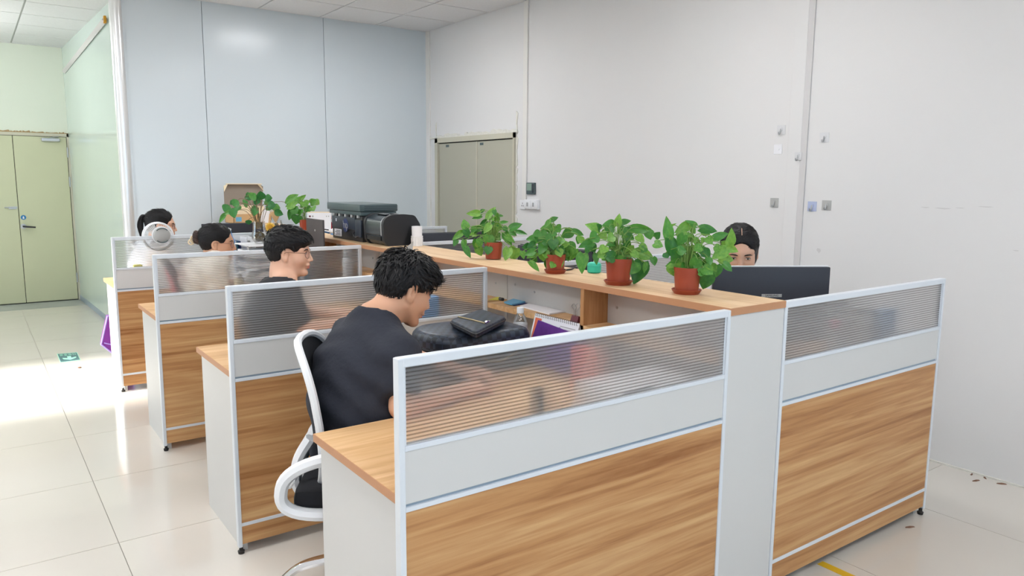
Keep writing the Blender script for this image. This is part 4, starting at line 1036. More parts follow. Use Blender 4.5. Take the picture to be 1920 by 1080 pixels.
printer_small()
def cups():
    c = at(782, 461, 2, HC); t = thing('paper_cup_stack', 'short stack of white ribbed cups at the corner of the black printer', 'cups', (c[0], c[1], HC)); z = HC
    n = 28; pr = [(.034, .0), (.037, .06), (.0375, .066)]
    r = MB(); vs = []
    r.lathe([(.033, z), (.036, z+.055), (.0375, z+.062), (.034, z+.063)], (c[0], c[1], 0), 28).build('lower_cup', M['white_plastic'], t, 30)
    for i in range(14):
        a = 2*PI*i/14; cx, cy = c[0]+.0355*math.cos(a), c[1]+.0355*math.sin(a)
        MB().tube([(c[0]+.0335*math.cos(a), c[1]+.0335*math.sin(a), z+.003), (c[0]+.0358*math.cos(a), c[1]+.0358*math.sin(a), z+.05)], .0022, 5).build('rib', M['white_plastic'], t, True)
    MB().lathe([(.032, z+.063), (.0325, z+.122), (.029, z+.122), (.028, z+.07)], (c[0], c[1], 0), 28).build('upper_cup', M['paper'], t, 30)
    return t
cups()
g = at(768, 471, 2, HC)
t = tag(MB().add([(1.235, 2.19, HC), (1.235, 2.31, HC), (1.238, 2.185, HC+.062), (1.2375, 2.20, HC), (1.2375, 2.31, HC), (1.2405, 2.188, HC+.062)], [(0, 1, 2), (5, 4, 3), (0, 3, 4, 1), (1, 4, 5, 2), (2, 5, 3, 0)]).build('card', M['label_grey'], None), 'grey triangular card standing on the counter behind the man with the bag', 'card')

# ------------------------------------------------------------------ plants
def leaf_mesh(name, m, heart):
    nx, ny = 6, 7; vs = []; fs = []
    for j in range(ny+1):
        v = j/ny
        wv = (math.sin(PI*min(1, v*.93+.07)**.78)**.85)*(1-.25*v) if heart else math.sin(PI*min(1, v*.96+.03)**.85)**.9
        if j == ny: wv = .0
        for i in range(nx+1):
            u = i/nx*2-1
            back = -.10*(abs(u)**1.5)*(1-v)**2 if heart else 0
            vs.append((u*.5*wv, v+back, .10*abs(u)*wv-.16*(v-.35)**2+.03*math.sin(v*7)*u))
    for j in range(ny):
        for i in range(nx): fs.append((j*(nx+1)+i, j*(nx+1)+i+1, (j+1)*(nx+1)+i+1, (j+1)*(nx+1)+i))
    me = bpy.data.meshes.new(name); me.from_pydata(vs, [], fs); me.materials.append(m); smooth_mesh(me, 80); return me
LM_ = [leaf_mesh('leaf', M['leaf'], True), leaf_mesh('leaf', M['leaf'], True), leaf_mesh('leaf', M['leaf_far'], False)]
RH = Vector((math.cos(YAW), math.sin(YAW), 0)); TC = Vector((math.sin(YAW), -math.cos(YAW), 0))   # picture-right and towards-the-viewer, both level
def foliage(parent, base, mpp, leaves, cx, cy, seed, mesh, crown_z, spread, stem_m, stem_r=.0016, stems=True, extra=0):
    """leaves: (base u, base v, tip u, tip v, width) in plant units around (cx, cy); each gets its own depth"""
    rg = random.Random(seed); base = Vector(base)
    leaves = list(leaves); us = [l[0] for l in leaves]; vs_ = [l[1] for l in leaves]
    for _ in range(extra):
        l = rg.choice(leaves); k = rg.uniform(.35, .8); x_, y_ = cx+(l[0]-cx)*k, (cy-crown_z/mpp)+(l[1]-cy+crown_z/mpp)*k; a = rg.uniform(-.5, 3.6)
        leaves.append((x_, y_, x_+math.cos(a)*l[4]*1.05, y_+math.sin(a)*l[4]*1.05, l[4]*.95))
    for (bx, by, tx, ty, wd) in leaves:
        dz = rg.uniform(-1, 1)*spread
        b = base+RH*((bx-cx)*mpp)+Vector((0, 0, -(by-cy)*mpp))+TC*dz
        tp = base+RH*((tx-cx)*mpp)+Vector((0, 0, -(ty-cy)*mpp))+TC*(dz+rg.uniform(-.3, .7)*spread*.6)
        ax = tp-b; ln = ax.length
        if ln < 1e-4: continue
        y = ax/ln; nrm = (TC*1.0+Vector((0, 0, rg.uniform(.1, .7)))+RH*rg.uniform(-.45, .45)); nrm = (nrm-y*nrm.dot(y)).normalized(); x = y.cross(nrm)
        wm = wd*mpp*1.38
        me = mesh; o = bpy.data.objects.new('leaf', me); COL.objects.link(o); o.parent = parent
        L_ = Vector(world_loc(parent)); q = b-L_
        o.matrix_local = Matrix(((x.x*wm, y.x*ln, nrm.x*ln, q.x), (x.y*wm, y.y*ln, nrm.y*ln, q.y), (x.z*wm, y.z*ln, nrm.z*ln, q.z), (0, 0, 0, 1)))
        if stems:
            r0 = base+Vector((rg.uniform(-.018, .018), rg.uniform(-.018, .018), crown_z)); up = max(b.z, r0.z)+.03+.25*abs((b-r0).dot(RH))*.3
            m1 = r0.lerp(b, .35); m1.z = max(m1.z, r0.z+(up-r0.z)*.75); m2 = r0.lerp(b, .8); m2.z = max(m2.z, b.z+.012)
            MB().tube(sweep([r0, m1, m2, b+y*ln*.05]), stem_r, 4).build('stem', stem_m, parent, True)
def pot(t, c, z, h, r0, r1, saucer=True):
    MB().lathe([(0, z+.004), (r0, z+.004), (r1*.97, z+h*.80), (r1, z+h*.80), (r1*1.02, z+h), (r1*.93, z+h), (r1*.90, z+h*.86), (0, z+h*.86)], (c[0], c[1], 0), 28).build('pot', M['terracotta'], t, 35)
    MB().lathe([(0, z+h*.865), (r1*.9, z+h*.865), (r1*.6, z+h*.93), (0, z+h*.95)], (c[0], c[1], 0), 20).build('soil', M['soil'], t, True)
    if saucer: MB().lathe([(0, z), (r0*1.08, z), (r0*1.30, z+.014), (r0*1.34, z+.016), (r0*1.26, z+.017), (r0*1.05, z+.004), (0, z+.004)], (c[0], c[1], 0), 28).build('saucer', M['terracotta'], t, 35)
PL = [
 ('bushy potted pothos on the counter, farthest of the four in a row', (925, 487), 8.306, (840, 370), False, .04, .047, .090,
  [(500,260,280,268,90),(610,345,740,150,95),(520,300,370,345,60),(500,250,570,205,60),(760,385,760,240,85),(790,290,860,295,35),(810,400,940,375,45),(955,492,1150,405,110),(1045,550,1240,590,65),(285,500,245,350,110),(270,500,330,640,95),(235,545,70,670,85),(140,680,80,780,75),(250,680,238,850,75),(270,780,355,950,85),(440,655,430,830,105),(465,790,520,930,115),(590,470,690,780,155),(640,765,620,890,115),(365,545,560,470,95),(720,465,850,510,120),(880,560,990,770,115),(945,785,890,975,125),(1060,795,985,1000,175),(860,470,930,540,75),(960,540,1070,600,65),(480,650,520,790,85),(610,260,650,350,70),(720,200,730,290,60),(900,590,1040,700,80),(600,380,480,460,70),(660,420,560,560,90),(780,560,740,690,80),(420,480,360,560,80),(700,600,660,720,80)]),
 ('compact potted pothos on the counter with low leaves, second farthest of the row', (1041, 513), 6.352, (970, 390), True, .038, .045, .085,
  [(380,160,475,115,55),(370,150,300,240,45),(420,235,265,262,80),(395,235,400,330,115),(445,235,505,290,105),(655,290,520,365,105),(650,280,795,335,65),(270,290,322,510,135),(262,300,180,335,60),(400,355,395,505,155),(225,390,100,380,95),(215,440,105,475,85),(150,470,50,480,75),(200,515,80,565,75),(230,540,110,610,95),(280,535,312,640,95),(140,640,262,755,65),(480,615,512,715,95),(425,650,388,700,75),(360,640,345,735,65),(600,440,685,560,125),(560,480,605,645,95),(520,440,610,420,80),(690,490,620,640,90),(725,330,700,430,65),(170,420,240,360,80),(320,430,250,560,90),(470,470,440,560,90),(510,350,470,440,90),(60,520,75,620,60),(180,600,240,660,60)]),
 ('widest potted pothos on the counter with long trailing shoots, second nearest of the row', (1159, 534), 6.352, (970, 390), True, .044, .052, .105,
  [(1180,232,1205,78,80),(1155,205,1000,225,95),(1210,205,1350,160,75),(985,285,808,210,115),(975,270,930,200,80),(1080,238,1085,335,115),(1200,270,1335,320,105),(1250,325,1390,380,105),(1270,292,1460,272,85),(1340,250,1615,275,95),(1550,280,1580,385,100),(1650,365,1712,300,75),(935,330,840,385,125),(905,420,720,480,105),(870,450,930,545,95),(790,560,770,805,130),(1060,515,945,570,125),(1120,330,1040,390,105),(1100,395,1205,385,95),(1180,455,1095,505,105),(1265,420,1335,480,95),(1385,488,1250,590,115),(1250,585,1170,705,95),(1400,330,1480,405,85),(1430,430,1520,505,75),(1420,545,1655,612,130),(1570,570,1590,665,75),(1500,645,1385,920,175),(940,550,940,690,70),(1300,400,1240,345,85),(1020,450,960,530,95),(1150,510,1210,600,95),(1000,300,1060,400,95),(1330,520,1420,580,85),(850,520,800,440,85),(1100,560,1070,640,70),(1520,650,1500,780,50),(760,400,690,330,70)]),
 ('nearest potted pothos on the counter, beside the head of the seated woman', (1287, 551), 6.0, (1200, 390), True, .042, .049, .098,
  [(285,348,255,98,100),(315,240,392,183,28),(290,345,335,560,145),(540,195,372,290,95),(605,212,473,145,55),(640,240,832,262,95),(680,260,765,305,85),(765,335,945,280,75),(390,330,545,305,95),(450,300,385,425,95),(565,365,640,385,85),(700,330,755,400,85),(500,455,350,460,100),(570,445,600,572,135),(480,535,380,695,155),(600,565,540,690,125),(385,635,412,795,165),(700,540,720,625,85),(930,455,765,560,115),(990,418,992,228,98),(930,425,1112,502,105),(915,580,1075,600,115),(880,610,985,695,85),(865,650,872,795,115),(740,715,690,915,155),(770,730,800,830,90),(250,500,285,560,85),(130,400,215,430,85),(660,400,620,330,90),(560,300,520,400,85),(620,640,560,600,100),(440,420,420,520,90),(780,420,850,480,80),(760,620,700,690,70),(500,640,450,700,90),(660,470,740,540,95),(560,240,610,300,60)]),
]
for i, (lab, (px, py), sc, (ox, oy), sau, r0, r1, h, lv) in enumerate(PL):
    c = at(px, py-1, 2, HC); dep = float((c-CAM)@CF); t = thing('potted_pothos', lab, 'plant', (c[0], c[1], HC), 'potted plants along the counter')
    pot(t, c, HC, h, r0, r1, sau)
    foliage(t, (c[0], c[1], HC), dep/FPX/sc, lv, (px-ox)*sc, (py-oy)*sc, 11+i, LM_[0], h*.9, .055, M['stem'], extra=16)
# water-grown pothos in the glass vase, on a stack of white trays
YV = 3.78; cv = at(487, 456, 1, YV); zv = float(cv[2]); dep = float((cv-CAM)@CF)
t = thing('glass_vase_plant', 'leafy plant with long stalks standing in a round glass vase of roots', 'plant', (cv[0], cv[1], zv))
MB().lathe([(0, zv), (.03, zv), (.052, zv+.03), (.055, zv+.055), (.045, zv+.09), (.040, zv+.15), (.043, zv+.155), (.041, zv+.155), (.038, zv+.148), (.042, zv+.09), (.052, zv+.055), (.049, zv+.032), (.028, zv+.004), (0, zv+.004)], (cv[0], cv[1], 0), 28).build('vase', M['glass'], t, True)
rb = MB(); rgr = random.Random(4)
for i in range(60):
    a, e = rgr.uniform(0, 2*PI), rgr.uniform(.2, 1)
    p0 = Vector((cv[0], cv[1], zv+.085)); p2 = Vector((cv[0]+.042*e*math.cos(a), cv[1]+.042*e*math.sin(a), zv+.012+rgr.uniform(0, .05)))
    rb.tube(sweep([p0, p0.lerp(p2, .5)+Vector((rgr.uniform(-.012, .012), rgr.uniform(-.012, .012), 0)), p2]), .0022, 4)
rb.build('roots', M['roots'], t, True, 'stuff')
foliage(t, (cv[0], cv[1], zv), dep/FPX/7.2, [(150,500,30,650,50),(205,400,150,490,95),(310,390,270,330,65),(400,330,335,410,95),(420,300,560,290,75),(470,285,482,222,35),(560,310,640,240,95),(580,320,670,355,85),(680,325,690,208,95),(700,310,800,300,85),(680,365,790,340,75),(330,430,350,565,95),(380,400,330,480,85),(530,420,560,520,75),(600,430,570,540,85),(700,410,745,470,65),(770,400,885,392,95),(830,470,945,525,75),(950,372,1142,248,75),(780,420,900,440,80),(280,480,170,520,45),(450,600,470,660,65),(400,400,470,350,90),(500,470,620,440,80)], (487-400)*7.2, (456-330)*7.2, 31, LM_[2], .10, .07, M['stem_brown'], .0018)
tr = thing('tray_stack', 'stack of white letter trays under the glass vase', 'trays', (cv[0], cv[1], HD))
zz = HD+.004
for i in range(4):
    z1 = HD+(zv-HD)*(i+1)/4-.004
    m_ = MB().box(cv[0]-.13, cv[0]+.115, cv[1]-.16, cv[1]+.16, z1-.006, z1); 
    m_.box(cv[0]-.13, cv[0]-.126, cv[1]-.16, cv[1]-.15, HD+(zv-HD)*i/4, z1); m_.box(cv[0]-.13, cv[0]-.126, cv[1]+.15, cv[1]+.16, HD+(zv-HD)*i/4, z1); m_.box(cv[0]+.111, cv[0]+.115, cv[1]-.16, cv[1]+.16, HD+(zv-HD)*i/4, z1)
    m_.build('tray', M['white_plastic'], tr)
    MB().box(cv[0]-.115, cv[0]+.10, cv[1]-.14, cv[1]+.14, HD+(zv-HD)*i/4, HD+(zv-HD)*i/4+.02+.01*(i % 2)).build('paper', M['paper'], tr)
# sunflower jar on the counter
YJ = 4.45; cj = np.array([1.285, YJ, HC])
cj = at(518, 444, 1, 4.09); JZ = float(cj[2])
t = tag(MB().box(cj[0]-.065, cj[0]+.065, cj[1]-.065, cj[1]+.065, HD, JZ-.0005, .004).build('carton', M['paper'], None), 'tall white carton under the glass jar with the sunflower', 'carton')
t = thing('glass_jar', 'glass jar of stones with a yellow cloth sunflower on its front', 'jar', (cj[0], cj[1], JZ)); x, y = cj[0], cj[1]
MB().lathe([(0, JZ), (.045, JZ), (.058, JZ+.03), (.056, JZ+.085), (.043, JZ+.11), (.043, JZ+.125), (.041, JZ+.125), (.040, JZ+.11), (.052, JZ+.085), (.054, JZ+.03), (.042, JZ+.004), (0, JZ+.004)], (x, y, 0), 26).build('jar_glass', M['glass'], t, True)
sb = MB(); rgs = random.Random(9)
for i in range(46):
    a, e, z = rgs.uniform(0, 2*PI), rgs.uniform(0, .042), JZ+.014+rgs.uniform(0, .085); sb.ell((x+e*math.cos(a), y+e*math.sin(a), z), (.010, .012, .009), 8, 6)
sb.build('pebbles', M['roots'], t, True, 'stuff')
fc = Vector((x, y, 0))+TC*.062-RH*.022; fz = JZ+.075
fl_ = MB(); fl_.ell((0, 0, 0), (.022, .006, .022), 16, 8); fl_.xf(frame((fc.x, fc.y, fz), RH, TC, (0, 0, 1))); fo = fl_.build('flower_centre', M['ochre'], t, True)
for i in range(14):
    a = 2*PI*i/14; d_ = RH*math.cos(a)+Vector((0, 0, math.sin(a))); s_ = TC.cross(d_); b_ = Vector((fc.x, fc.y, fz))
    MB().add([b_+d_*.018-s_*.004, b_+d_*.03-s_*.007+TC*.003, b_+d_*.041, b_+d_*.03+s_*.007+TC*.003, b_+d_*.018+s_*.004, b_+d_*.028+TC*.006], [(0, 1, 5), (1, 2, 5), (2, 3, 5), (3, 4, 5), (4, 0, 5)]).build('petal', M['yellow'], fo, True)
# dried fan leaf standing in the jar
t = thing('dried_palm_fan', 'small dried straw fan standing in the glass jar', 'fan', (x, y, JZ+.10))
for i in range(7):
    a = math.radians(-24+8*i); p0 = Vector((x, y, JZ+.105)); d_ = RH*math.sin(a)+Vector((0, 0, math.cos(a))); s_ = TC.cross(d_)
    MB().add([p0-s_*.003, p0+d_*.07-s_*.008+TC*.002, p0+d_*.115*(1-.02*abs(i-3)), p0+d_*.07+s_*.008+TC*.002, p0+s_*.003, p0+d_*.06+TC*.006], [(0, 1, 5), (1, 2, 5), (2, 3, 5), (3, 4, 5), (4, 0, 5)]).build('fan_blade', M['cardboard'], t)
MB().tube([(x, y, JZ+.055), (x, y, JZ+.11)], .004, 6).build('fan_stick', M['cream'], t, True)
# small pothos at the far end
cp = at(570, 434, 2, HC); cp[0] = min(cp[0], 1.45); dep = float((cp-CAM)@CF)
cp = at(572, 432, 2, HC); dep = float((cp-CAM)@CF)
t = thing('potted_pothos', 'small potted pothos behind the white desk calendar', 'plant', (cp[0], cp[1], HC), 'potted plants along the counter')
pot(t, cp, HC, .085, .036, .044, False)
foliage(t, (cp[0], cp[1], HC), dep/FPX/6.75, [(1230,380,1310,318,45),(1200,400,1050,470,80),(1180,430,1080,500,80),(1140,500,1100,640,70),(1210,570,1190,690,110),(1250,400,1150,370,85),(1290,400,1330,470,95),(1350,430,1440,380,80),(1400,400,1460,440,80),(1390,470,1420,520,80),(1330,480,1280,540,80),(1220,450,1290,420,85),(1170,480,1220,560,95),(1110,440,1060,430,60),(1300,480,1370,520,80),(1250,500,1240,580,80)], (571-380)*6.75, (433.5-320)*6.75, 41, LM_[0], .08, .05, M['stem'])

# ------------------------------------------------------------------ backpack, pouch, bottle, calendar on the nearest desk
def slab(mb, outline, z0, z1, r=.02, n=4, dome=0.0):
    """soft-edged slab: the outline shrinks towards top and bottom along a quarter round"""
    c = Vector((sum(p[0] for p in outline)/len(outline), sum(p[1] for p in outline)/len(outline), 0)); m = len(outline)
    rings = [(z0+r*(1-math.cos(PI/2*k/n)), r*(1-math.sin(PI/2*k/n))) for k in range(n+1)] + [(z1-r*(1-math.sin(PI/2*k/n)), r*(1-math.cos(PI/2*k/n))) for k in range(n+1)]
    vs = []
    for z, ins in rings:
        for p in outline:
            d_ = Vector((p[0]-c.x, p[1]-c.y, 0)); q = c+d_*(1-ins/max(d_.length, .01)); vs.append((q.x, q.y, z))
    fs = [tuple(range(m))[::-1]]
    for k in range(len(rings)-1): fs += [(k*m+i, k*m+(i+1) % m, (k+1)*m+(i+1) % m, (k+1)*m+i) for i in range(m)]
    b = (len(rings)-1)*m; zt = rings[-1][0]
    for s_ in (.6, .25):
        o = len(vs)
        for i in range(m):
            v = Vector(vs[b+i]); vs.append((c.x+(v.x-c.x)*s_, c.y+(v.y-c.y)*s_, zt+dome*(1-s_*s_)))
        p_ = b if s_ == .6 else o-m
        fs += [(p_+i, p_+(i+1) % m, o+(i+1) % m, o+i) for i in range(m)]
    fs.append(tuple(range(len(vs)-m, len(vs)))); return mb.add(vs, fs)
BX0, BX1, BY0, BY1, BZ = .62, 1.065, .845, 1.165, .918
t = thing('backpack', 'dark checked backpack lying flat on the nearest desk', 'backpack', ((BX0+BX1)/2, (BY0+BY1)/2, HD))
ol = rounded([(BX0, BY0), (BX1, BY0), (BX1, BY1), (BX0, BY1)], [.155, .04, .04, .155], 8)
slab(MB(), ol, HD+.001, BZ, .035, 5, .012).build('bag_body', M['bag'], t, 60)
cc = ((BX0+BX1)/2, (BY0+BY1)/2)
def ring_of(ol, z, grow): return [(cc[0]+(p[0]-cc[0])*(1+grow), cc[1]+(p[1]-cc[1])*(1+grow), z) for p in ol]
MB().tube(ring_of(ol, HD+.095, .004), .006, 6, closed=True).build('piping', M['bag_trim'], t, True)
zp = MB(); zp.tube(ring_of(ol, HD+.078, .006), .0028, 5, closed=True); zp.build('zip', M['brass'], t, True)
slab(MB(), ring_of([(p[0], p[1]) for p in ol], 0, .010) and [(cc[0]+(p[0]-cc[0])*1.012, cc[1]+(p[1]-cc[1])*1.012) for p in ol], HD+.0005, HD+.066, .02, 4).build('bag_back', M['bag_trim'], t, 60)
MB().tube(sweep([(.80, BY0-.004, HD+.075), (.84, BY0-.014, HD+.05), (.90, BY0-.016, HD+.045), (.98, BY0-.008, HD+.07)]), .003, 5).build('open_zip', M['brass'], t, True)
MB().ell((.985, BY0-.006, HD+.09), (.010, .008, .010), 10, 8).build('snap', M['steel'], t, True)
MB().box(.74, .77, BY0-.008, BY0+.004, HD+.083, HD+.098, .003).build('zip_pull', M['steel'], t)
MB().tube(sweep([(.63, BY0+.05, HD+.03), (.57, BY0+.035, HD+.07), (.50, BY0+.06, HD+.085), (.44, BY0+.10, HD+.05), (.42, BY0+.12, HD+.012)]), .022, 8, flat=((0, .2, 1), .28)).build('shoulder_strap', M['bag_trim'], t, True)
MB().box(.60, .645, BY0+.015, BY0+.035, HD+.035, HD+.095, .004).xf(Matrix.Translation((.62, BY0+.02, HD+.06)) @ Matrix.Rotation(.5, 4, 'Y') @ Matrix.Translation((-.62, -BY0-.02, -HD-.06))).build('strap_tab', M['navy_plastic'], t, 40)
PZ = .962; q4 = [at(px, py, 2, PZ) for px, py in ((843, 597), (902, 577), (950, 592), (892, 620))]
off = Vector((0, 0, 0)); q4 = [(max(p[0]+off.x, .6), p[1]+off.y) for p in q4]
t = thing('pouch', 'small dark checked pouch lying on top of the backpack', 'bag', (sum(p[0] for p in q4)/4, sum(p[1] for p in q4)/4, BZ+.012))
slab(MB(), rounded(q4, .028, 5), BZ+.0125, PZ-.004, .009, 4, .004).build('pouch_body', M['bag'], t, 60)
qc = Vector((sum(p[0] for p in q4)/4, sum(p[1] for p in q4)/4, 0))
MB().tube([(qc.x+(p[0]-qc.x)*1.005, qc.y+(p[1]-qc.y)*1.005, (BZ+.012+PZ)/2) for p in rounded(q4, .028, 5)], .004, 6, closed=True).build('piping', M['bag_trim'], t, True)
a_, b_ = Vector((*q4[0], 0)).lerp(Vector((*q4[1], 0)), .18), Vector((*q4[3], 0)).lerp(Vector((*q4[2], 0)), .40)
a_.z = b_.z = PZ+.001; MB().tube([a_.lerp(b_, .08), a_.lerp(b_, .5)+Vector((0, 0, .001)), b_.lerp(a_, .12)], .003, 5).build('zip', M['brass'], t, True)
e_ = b_.lerp(a_, .12); MB().tube([e_, e_+Vector((.012, .004, .004)), e_+Vector((.032, .014, .003))], [.004, .006, .004], 6).build('zip_pull', M['chrome'], t, True)

def bottle(name, label, cat, x, y, z, prof, m, cap, capm, lab=None, labm=None):
    t = thing(name, label, cat, (x, y, z)); MB().lathe([(r, z+h) for r, h in prof], (x, y, 0), 24).build('bottle_body', m, t, 35)
    MB().lathe([(r, z+h) for r, h in cap], (x, y, 0), 20).build('cap', capm, t, 35)
    if lab: MB().lathe([(r, z+h) for r, h in lab], (x, y, 0), 24).build('label_band', labm, t, 35)
    return t
x, y = 1.118, 1.005
t = bottle('water_bottle', 'clear plastic bottle with white cap and red and white label beside the backpack', 'bottle', x, y, HD,
   [(0, .001), (.026, .0), (.031, .006), (.031, .145), (.030, .15), (.024, .172), (.0135, .19), (.0135, .20)], M['water'],
   [(.0155, .19), (.0155, .212), (.0145, .2145), (0, .2145)], M['white_plastic'], [(.0314, .085), (.0316, .088), (.0316, .142), (.0314, .145)], M['paper'])
vd = Vector((CAM[0]-x, CAM[1]-y, 0)).normalized(); sd_ = Vector((-vd.y, vd.x, 0))
def wrap(a0, a1, z0, z1, m, name, par, r=.0321, sk=0):
    vs = []; n = 6
    for i in range(n+1):
        a = a0+(a1-a0)*i/n; d_ = vd*math.cos(a)+sd_*math.sin(a); k = (1-sk*(i/n)) if sk >= 0 else (1+sk*(1-i/n))
        vs += [(x+d_.x*r, y+d_.y*r, HD+z0), (x+d_.x*r, y+d_.y*r, HD+z0+(z1-z0)*k)]
    MB().add(vs, [(2*i, 2*i+2, 2*i+3, 2*i+1) for i in range(n)]).build(name, m, par)
wrap(.45, 1.2, .087, .128, M['red'], 'red_print', t, sk=-.75); wrap(-1.3, -.75, .087, .115, M['red'], 'red_print', t, sk=.7)
for i in range(2):
    for j in range(2): wrap(-.45+.5*i+.2*j, -.30+.5*i+.2*j, .091, .104, M['ink'], 'label_print', t, .0323)
wrap(-.1, .35, .126, .132, M['red'], 'label_print', t, .0323)
def desk_calendar(name, label, X0, X1, Y0, Y1, z, zt, front, rings=True):
    t = thing(name, label, 'calendar', ((X0+X1)/2, (Y0+Y1)/2, z)); xm = (X0+X1)/2
    for s_, a in ((1, X0), (-1, X1)):
        MB().add([(a, Y0, z), (a, Y1, z), (xm, Y1, zt), (xm, Y0, zt), (a+s_*.003, Y0, z), (a+s_*.003, Y1, z), (xm+s_*.0, Y1, zt-.006), (xm, Y0, zt-.006)], [(0, 1, 2, 3), (7, 6, 5, 4), (0, 3, 7, 4), (1, 5, 6, 2), (0, 4, 5, 1)]).build('calendar_leaf', front if s_ == 1 else M['red' if not rings else 'paper'], t)
    MB().box(X0, X1, Y0, Y1, z, z+.002).build('calendar_base', M['paper'], t)
    if rings:
        n = 22
        for i in range(n):
            yy = Y0+.012+(Y1-Y0-.024)*i/(n-1)
            MB().tube([(xm+.0065*math.cos(a), yy, zt-.004+.0075*math.sin(a)) for a in np.linspace(0, 2*PI, 9)[:-1]], .0011, 4, closed=True).build('ring', M['ink'], t)
    return t, xm
t, xm = desk_calendar('desk_calendar', 'white ring bound desk calendar standing by the bottle, nearest desk', 1.075, 1.185, .63, .915, HD, .958, M['paper'])
def onface(v, yy, X0=1.075, z=HD, zt=.958): return (X0+(xm-X0)*v-.0012, yy, z+(zt-z)*v)
MB().add([onface(.30, .905), onface(.30, .862), onface(.92, .862), onface(.92, .905)], [(0, 1, 2, 3)]).build('orange_strip', M['orange'], t)
for i in range(4): MB().add([onface(.86-.05*i, .74-.03*(i % 2)), onface(.86-.05*i, .645), onface(.875-.05*i, .645), onface(.875-.05*i, .74-.03*(i % 2))], [(0, 1, 2, 3)]).build('print_line', M['label_grey'], t)
MB().add([onface(.80, .745), onface(.80, .735), onface(.84, .735), onface(.84, .745)], [(0, 1, 2, 3)]).build('print_mark', M['violet'], t)
pc = [at(px, py, 0, 1.066) for px, py in ((1009, 600), (1082, 628), (1062, 705), (984, 672))]
v8 = [tuple(p) for p in pc]+[(p[0]+.003, p[1], p[2]) for p in pc]
t = tag(MB().add(v8, [(0, 1, 2, 3), (7, 6, 5, 4), (0, 4, 5, 1), (1, 5, 6, 2), (2, 6, 7, 3), (3, 7, 4, 0)]).build('brochure', M['violet'], None), 'dark violet brochure leaning on the ring bound calendar', 'brochure')
# shelf goods, nearest counter section
SZ = .9305
def flat_quad(name, label, cat, pts, z, h, m, group=None):
    q = [at(px, py, 2, z+h) for px, py in pts]; mb = MB()
    q = [(min(max(p[0], 1.214), 1.343), p[1]) for p in q]
    mb.add([(p[0], p[1], z) for p in q]+[(p[0], p[1], z+h) for p in q], [(3, 2, 1, 0), (4, 5, 6, 7), (0, 1, 5, 4), (1, 2, 6, 5), (2, 3, 7, 6), (3, 0, 4, 7)])
    return tag(mb.build(name, m, None), label, cat, group)
flat_quad('paper_stack', 'thin stack of white paper on the shelf under the counter', 'paper', ((975, 573), (1030, 588), (1072, 582), (1003, 567)), SZ, .006, M['paper'])
flat_quad('folder', 'navy folder under the pale blue one on the shelf', 'folder', ((958, 570), (964, 572), (1003, 567), (995, 562)), SZ, .004, M['navy'])
flat_quad('folder', 'pale blue folder lying on the shelf left of the papers', 'folder', ((945, 566), (960, 570), (993, 564), (970, 559)), SZ+.0045, .006, M['sky'])
flat_quad('note_sheet', 'lime yellow sheet at the left end of the shelf', 'paper', ((916, 562), (935, 562), (958, 556), (945, 555)), SZ, .002, M['lime'])
p = at(940, 560, 2, SZ+.01); t = tag(MB().tube([(p[0]-.0, p[1]+.014, SZ+.008), (p[0], p[1]-.014, SZ+.008)], .008, 8).build('pen_cap', M['black'], None, True), 'black clip lying on the lime sheet', 'clip')
p = at(1077, 597, 2, SZ); p[0] = 1.235; yy = .775
t = thing('binder_clip', 'large maroon and black binder clip standing on the shelf by the oak divider', 'clip', (1.235, yy, SZ))
MB().prism([(1.222, SZ), (1.248, SZ), (1.238, SZ+.026), (1.232, SZ+.026)], 1, yy-.022, yy+.022).build('clip_body', M['maroon'], t)
for s_ in (-1, 1):
    MB().tube(sweep([(1.235+s_*.003, yy-.008, SZ+.026), (1.235+s_*.006, yy-.004, SZ+.05), (1.235+s_*.010, yy-.014, SZ+.066), (1.235+s_*.012, yy, SZ+.078), (1.235+s_*.010, yy+.014, SZ+.066), (1.235+s_*.006, yy+.004, SZ+.05), (1.235+s_*.003, yy+.008, SZ+.026)]), .0014, 5).build('clip_handle', M['steel'], t, True)
t = thing('cup', 'small maroon cup on the shelf behind the near glazing', 'cup', (1.275, .21, SZ)); MB().lathe([(0, SZ), (.028, SZ), (.032, SZ+.075), (.029, SZ+.075), (.026, SZ+.006), (0, SZ+.006)], (1.275, .21, 0), 22).build('cup_body', M['maroon'], t, 40); MB().tube(sweep([(1.245, .20, SZ+.06), (1.225, .195, SZ+.05), (1.226, .195, SZ+.03), (1.247, .20, SZ+.02)]), .004, 6).build('handle', M['maroon'], t, True)
# things behind the nearest glazing
t = thing('paper_stack', 'pile of white papers behind the near glazing', 'paper', (.98, .16, HD))
for i in range(5): MB().box(.80+.006*(i % 3), 1.17-.008*(i % 2), .03+.004*(i % 2), .28, HD+.0205*i, HD+.0205*i+.019).build('paper', M['paper'], t)
a, b = at(1167, 734, 1, .040), at(1223, 718, 1, .040); zr = HD+.1015+.0095
t = thing('marker', 'black marker pen lying against the near glazing', 'pen', (a[0], .04, zr-.0095)); MB().lathe([(.0, 0), (.006, .0), (.0095, .008), (.0095, b[0]-a[0]-.05), (0, b[0]-a[0]-.05)], (a[0], .042, zr), 12, 'x').build('barrel', M['black'], t, True); MB().lathe([(.0, .0), (.0100, .0), (.0100, .05), (0, .05)], (b[0]-.05, .042, zr), 12, 'x').build('cap', M['screen'], t, True)
t = tag(MB().box(.93, .98, .36, .45, HD, .93, .004).build('carton', M['orange'], None), 'orange red carton behind the near glazing', 'carton')
t = tag(MB().box(.655, .70, .31, .33, HD, .845, .004).build('phone', M['screen'], None), 'dark phone standing behind the near glazing', 'phone')

M['flask'] = mat('grey_flask', srgb(112, 110, 112), .4)
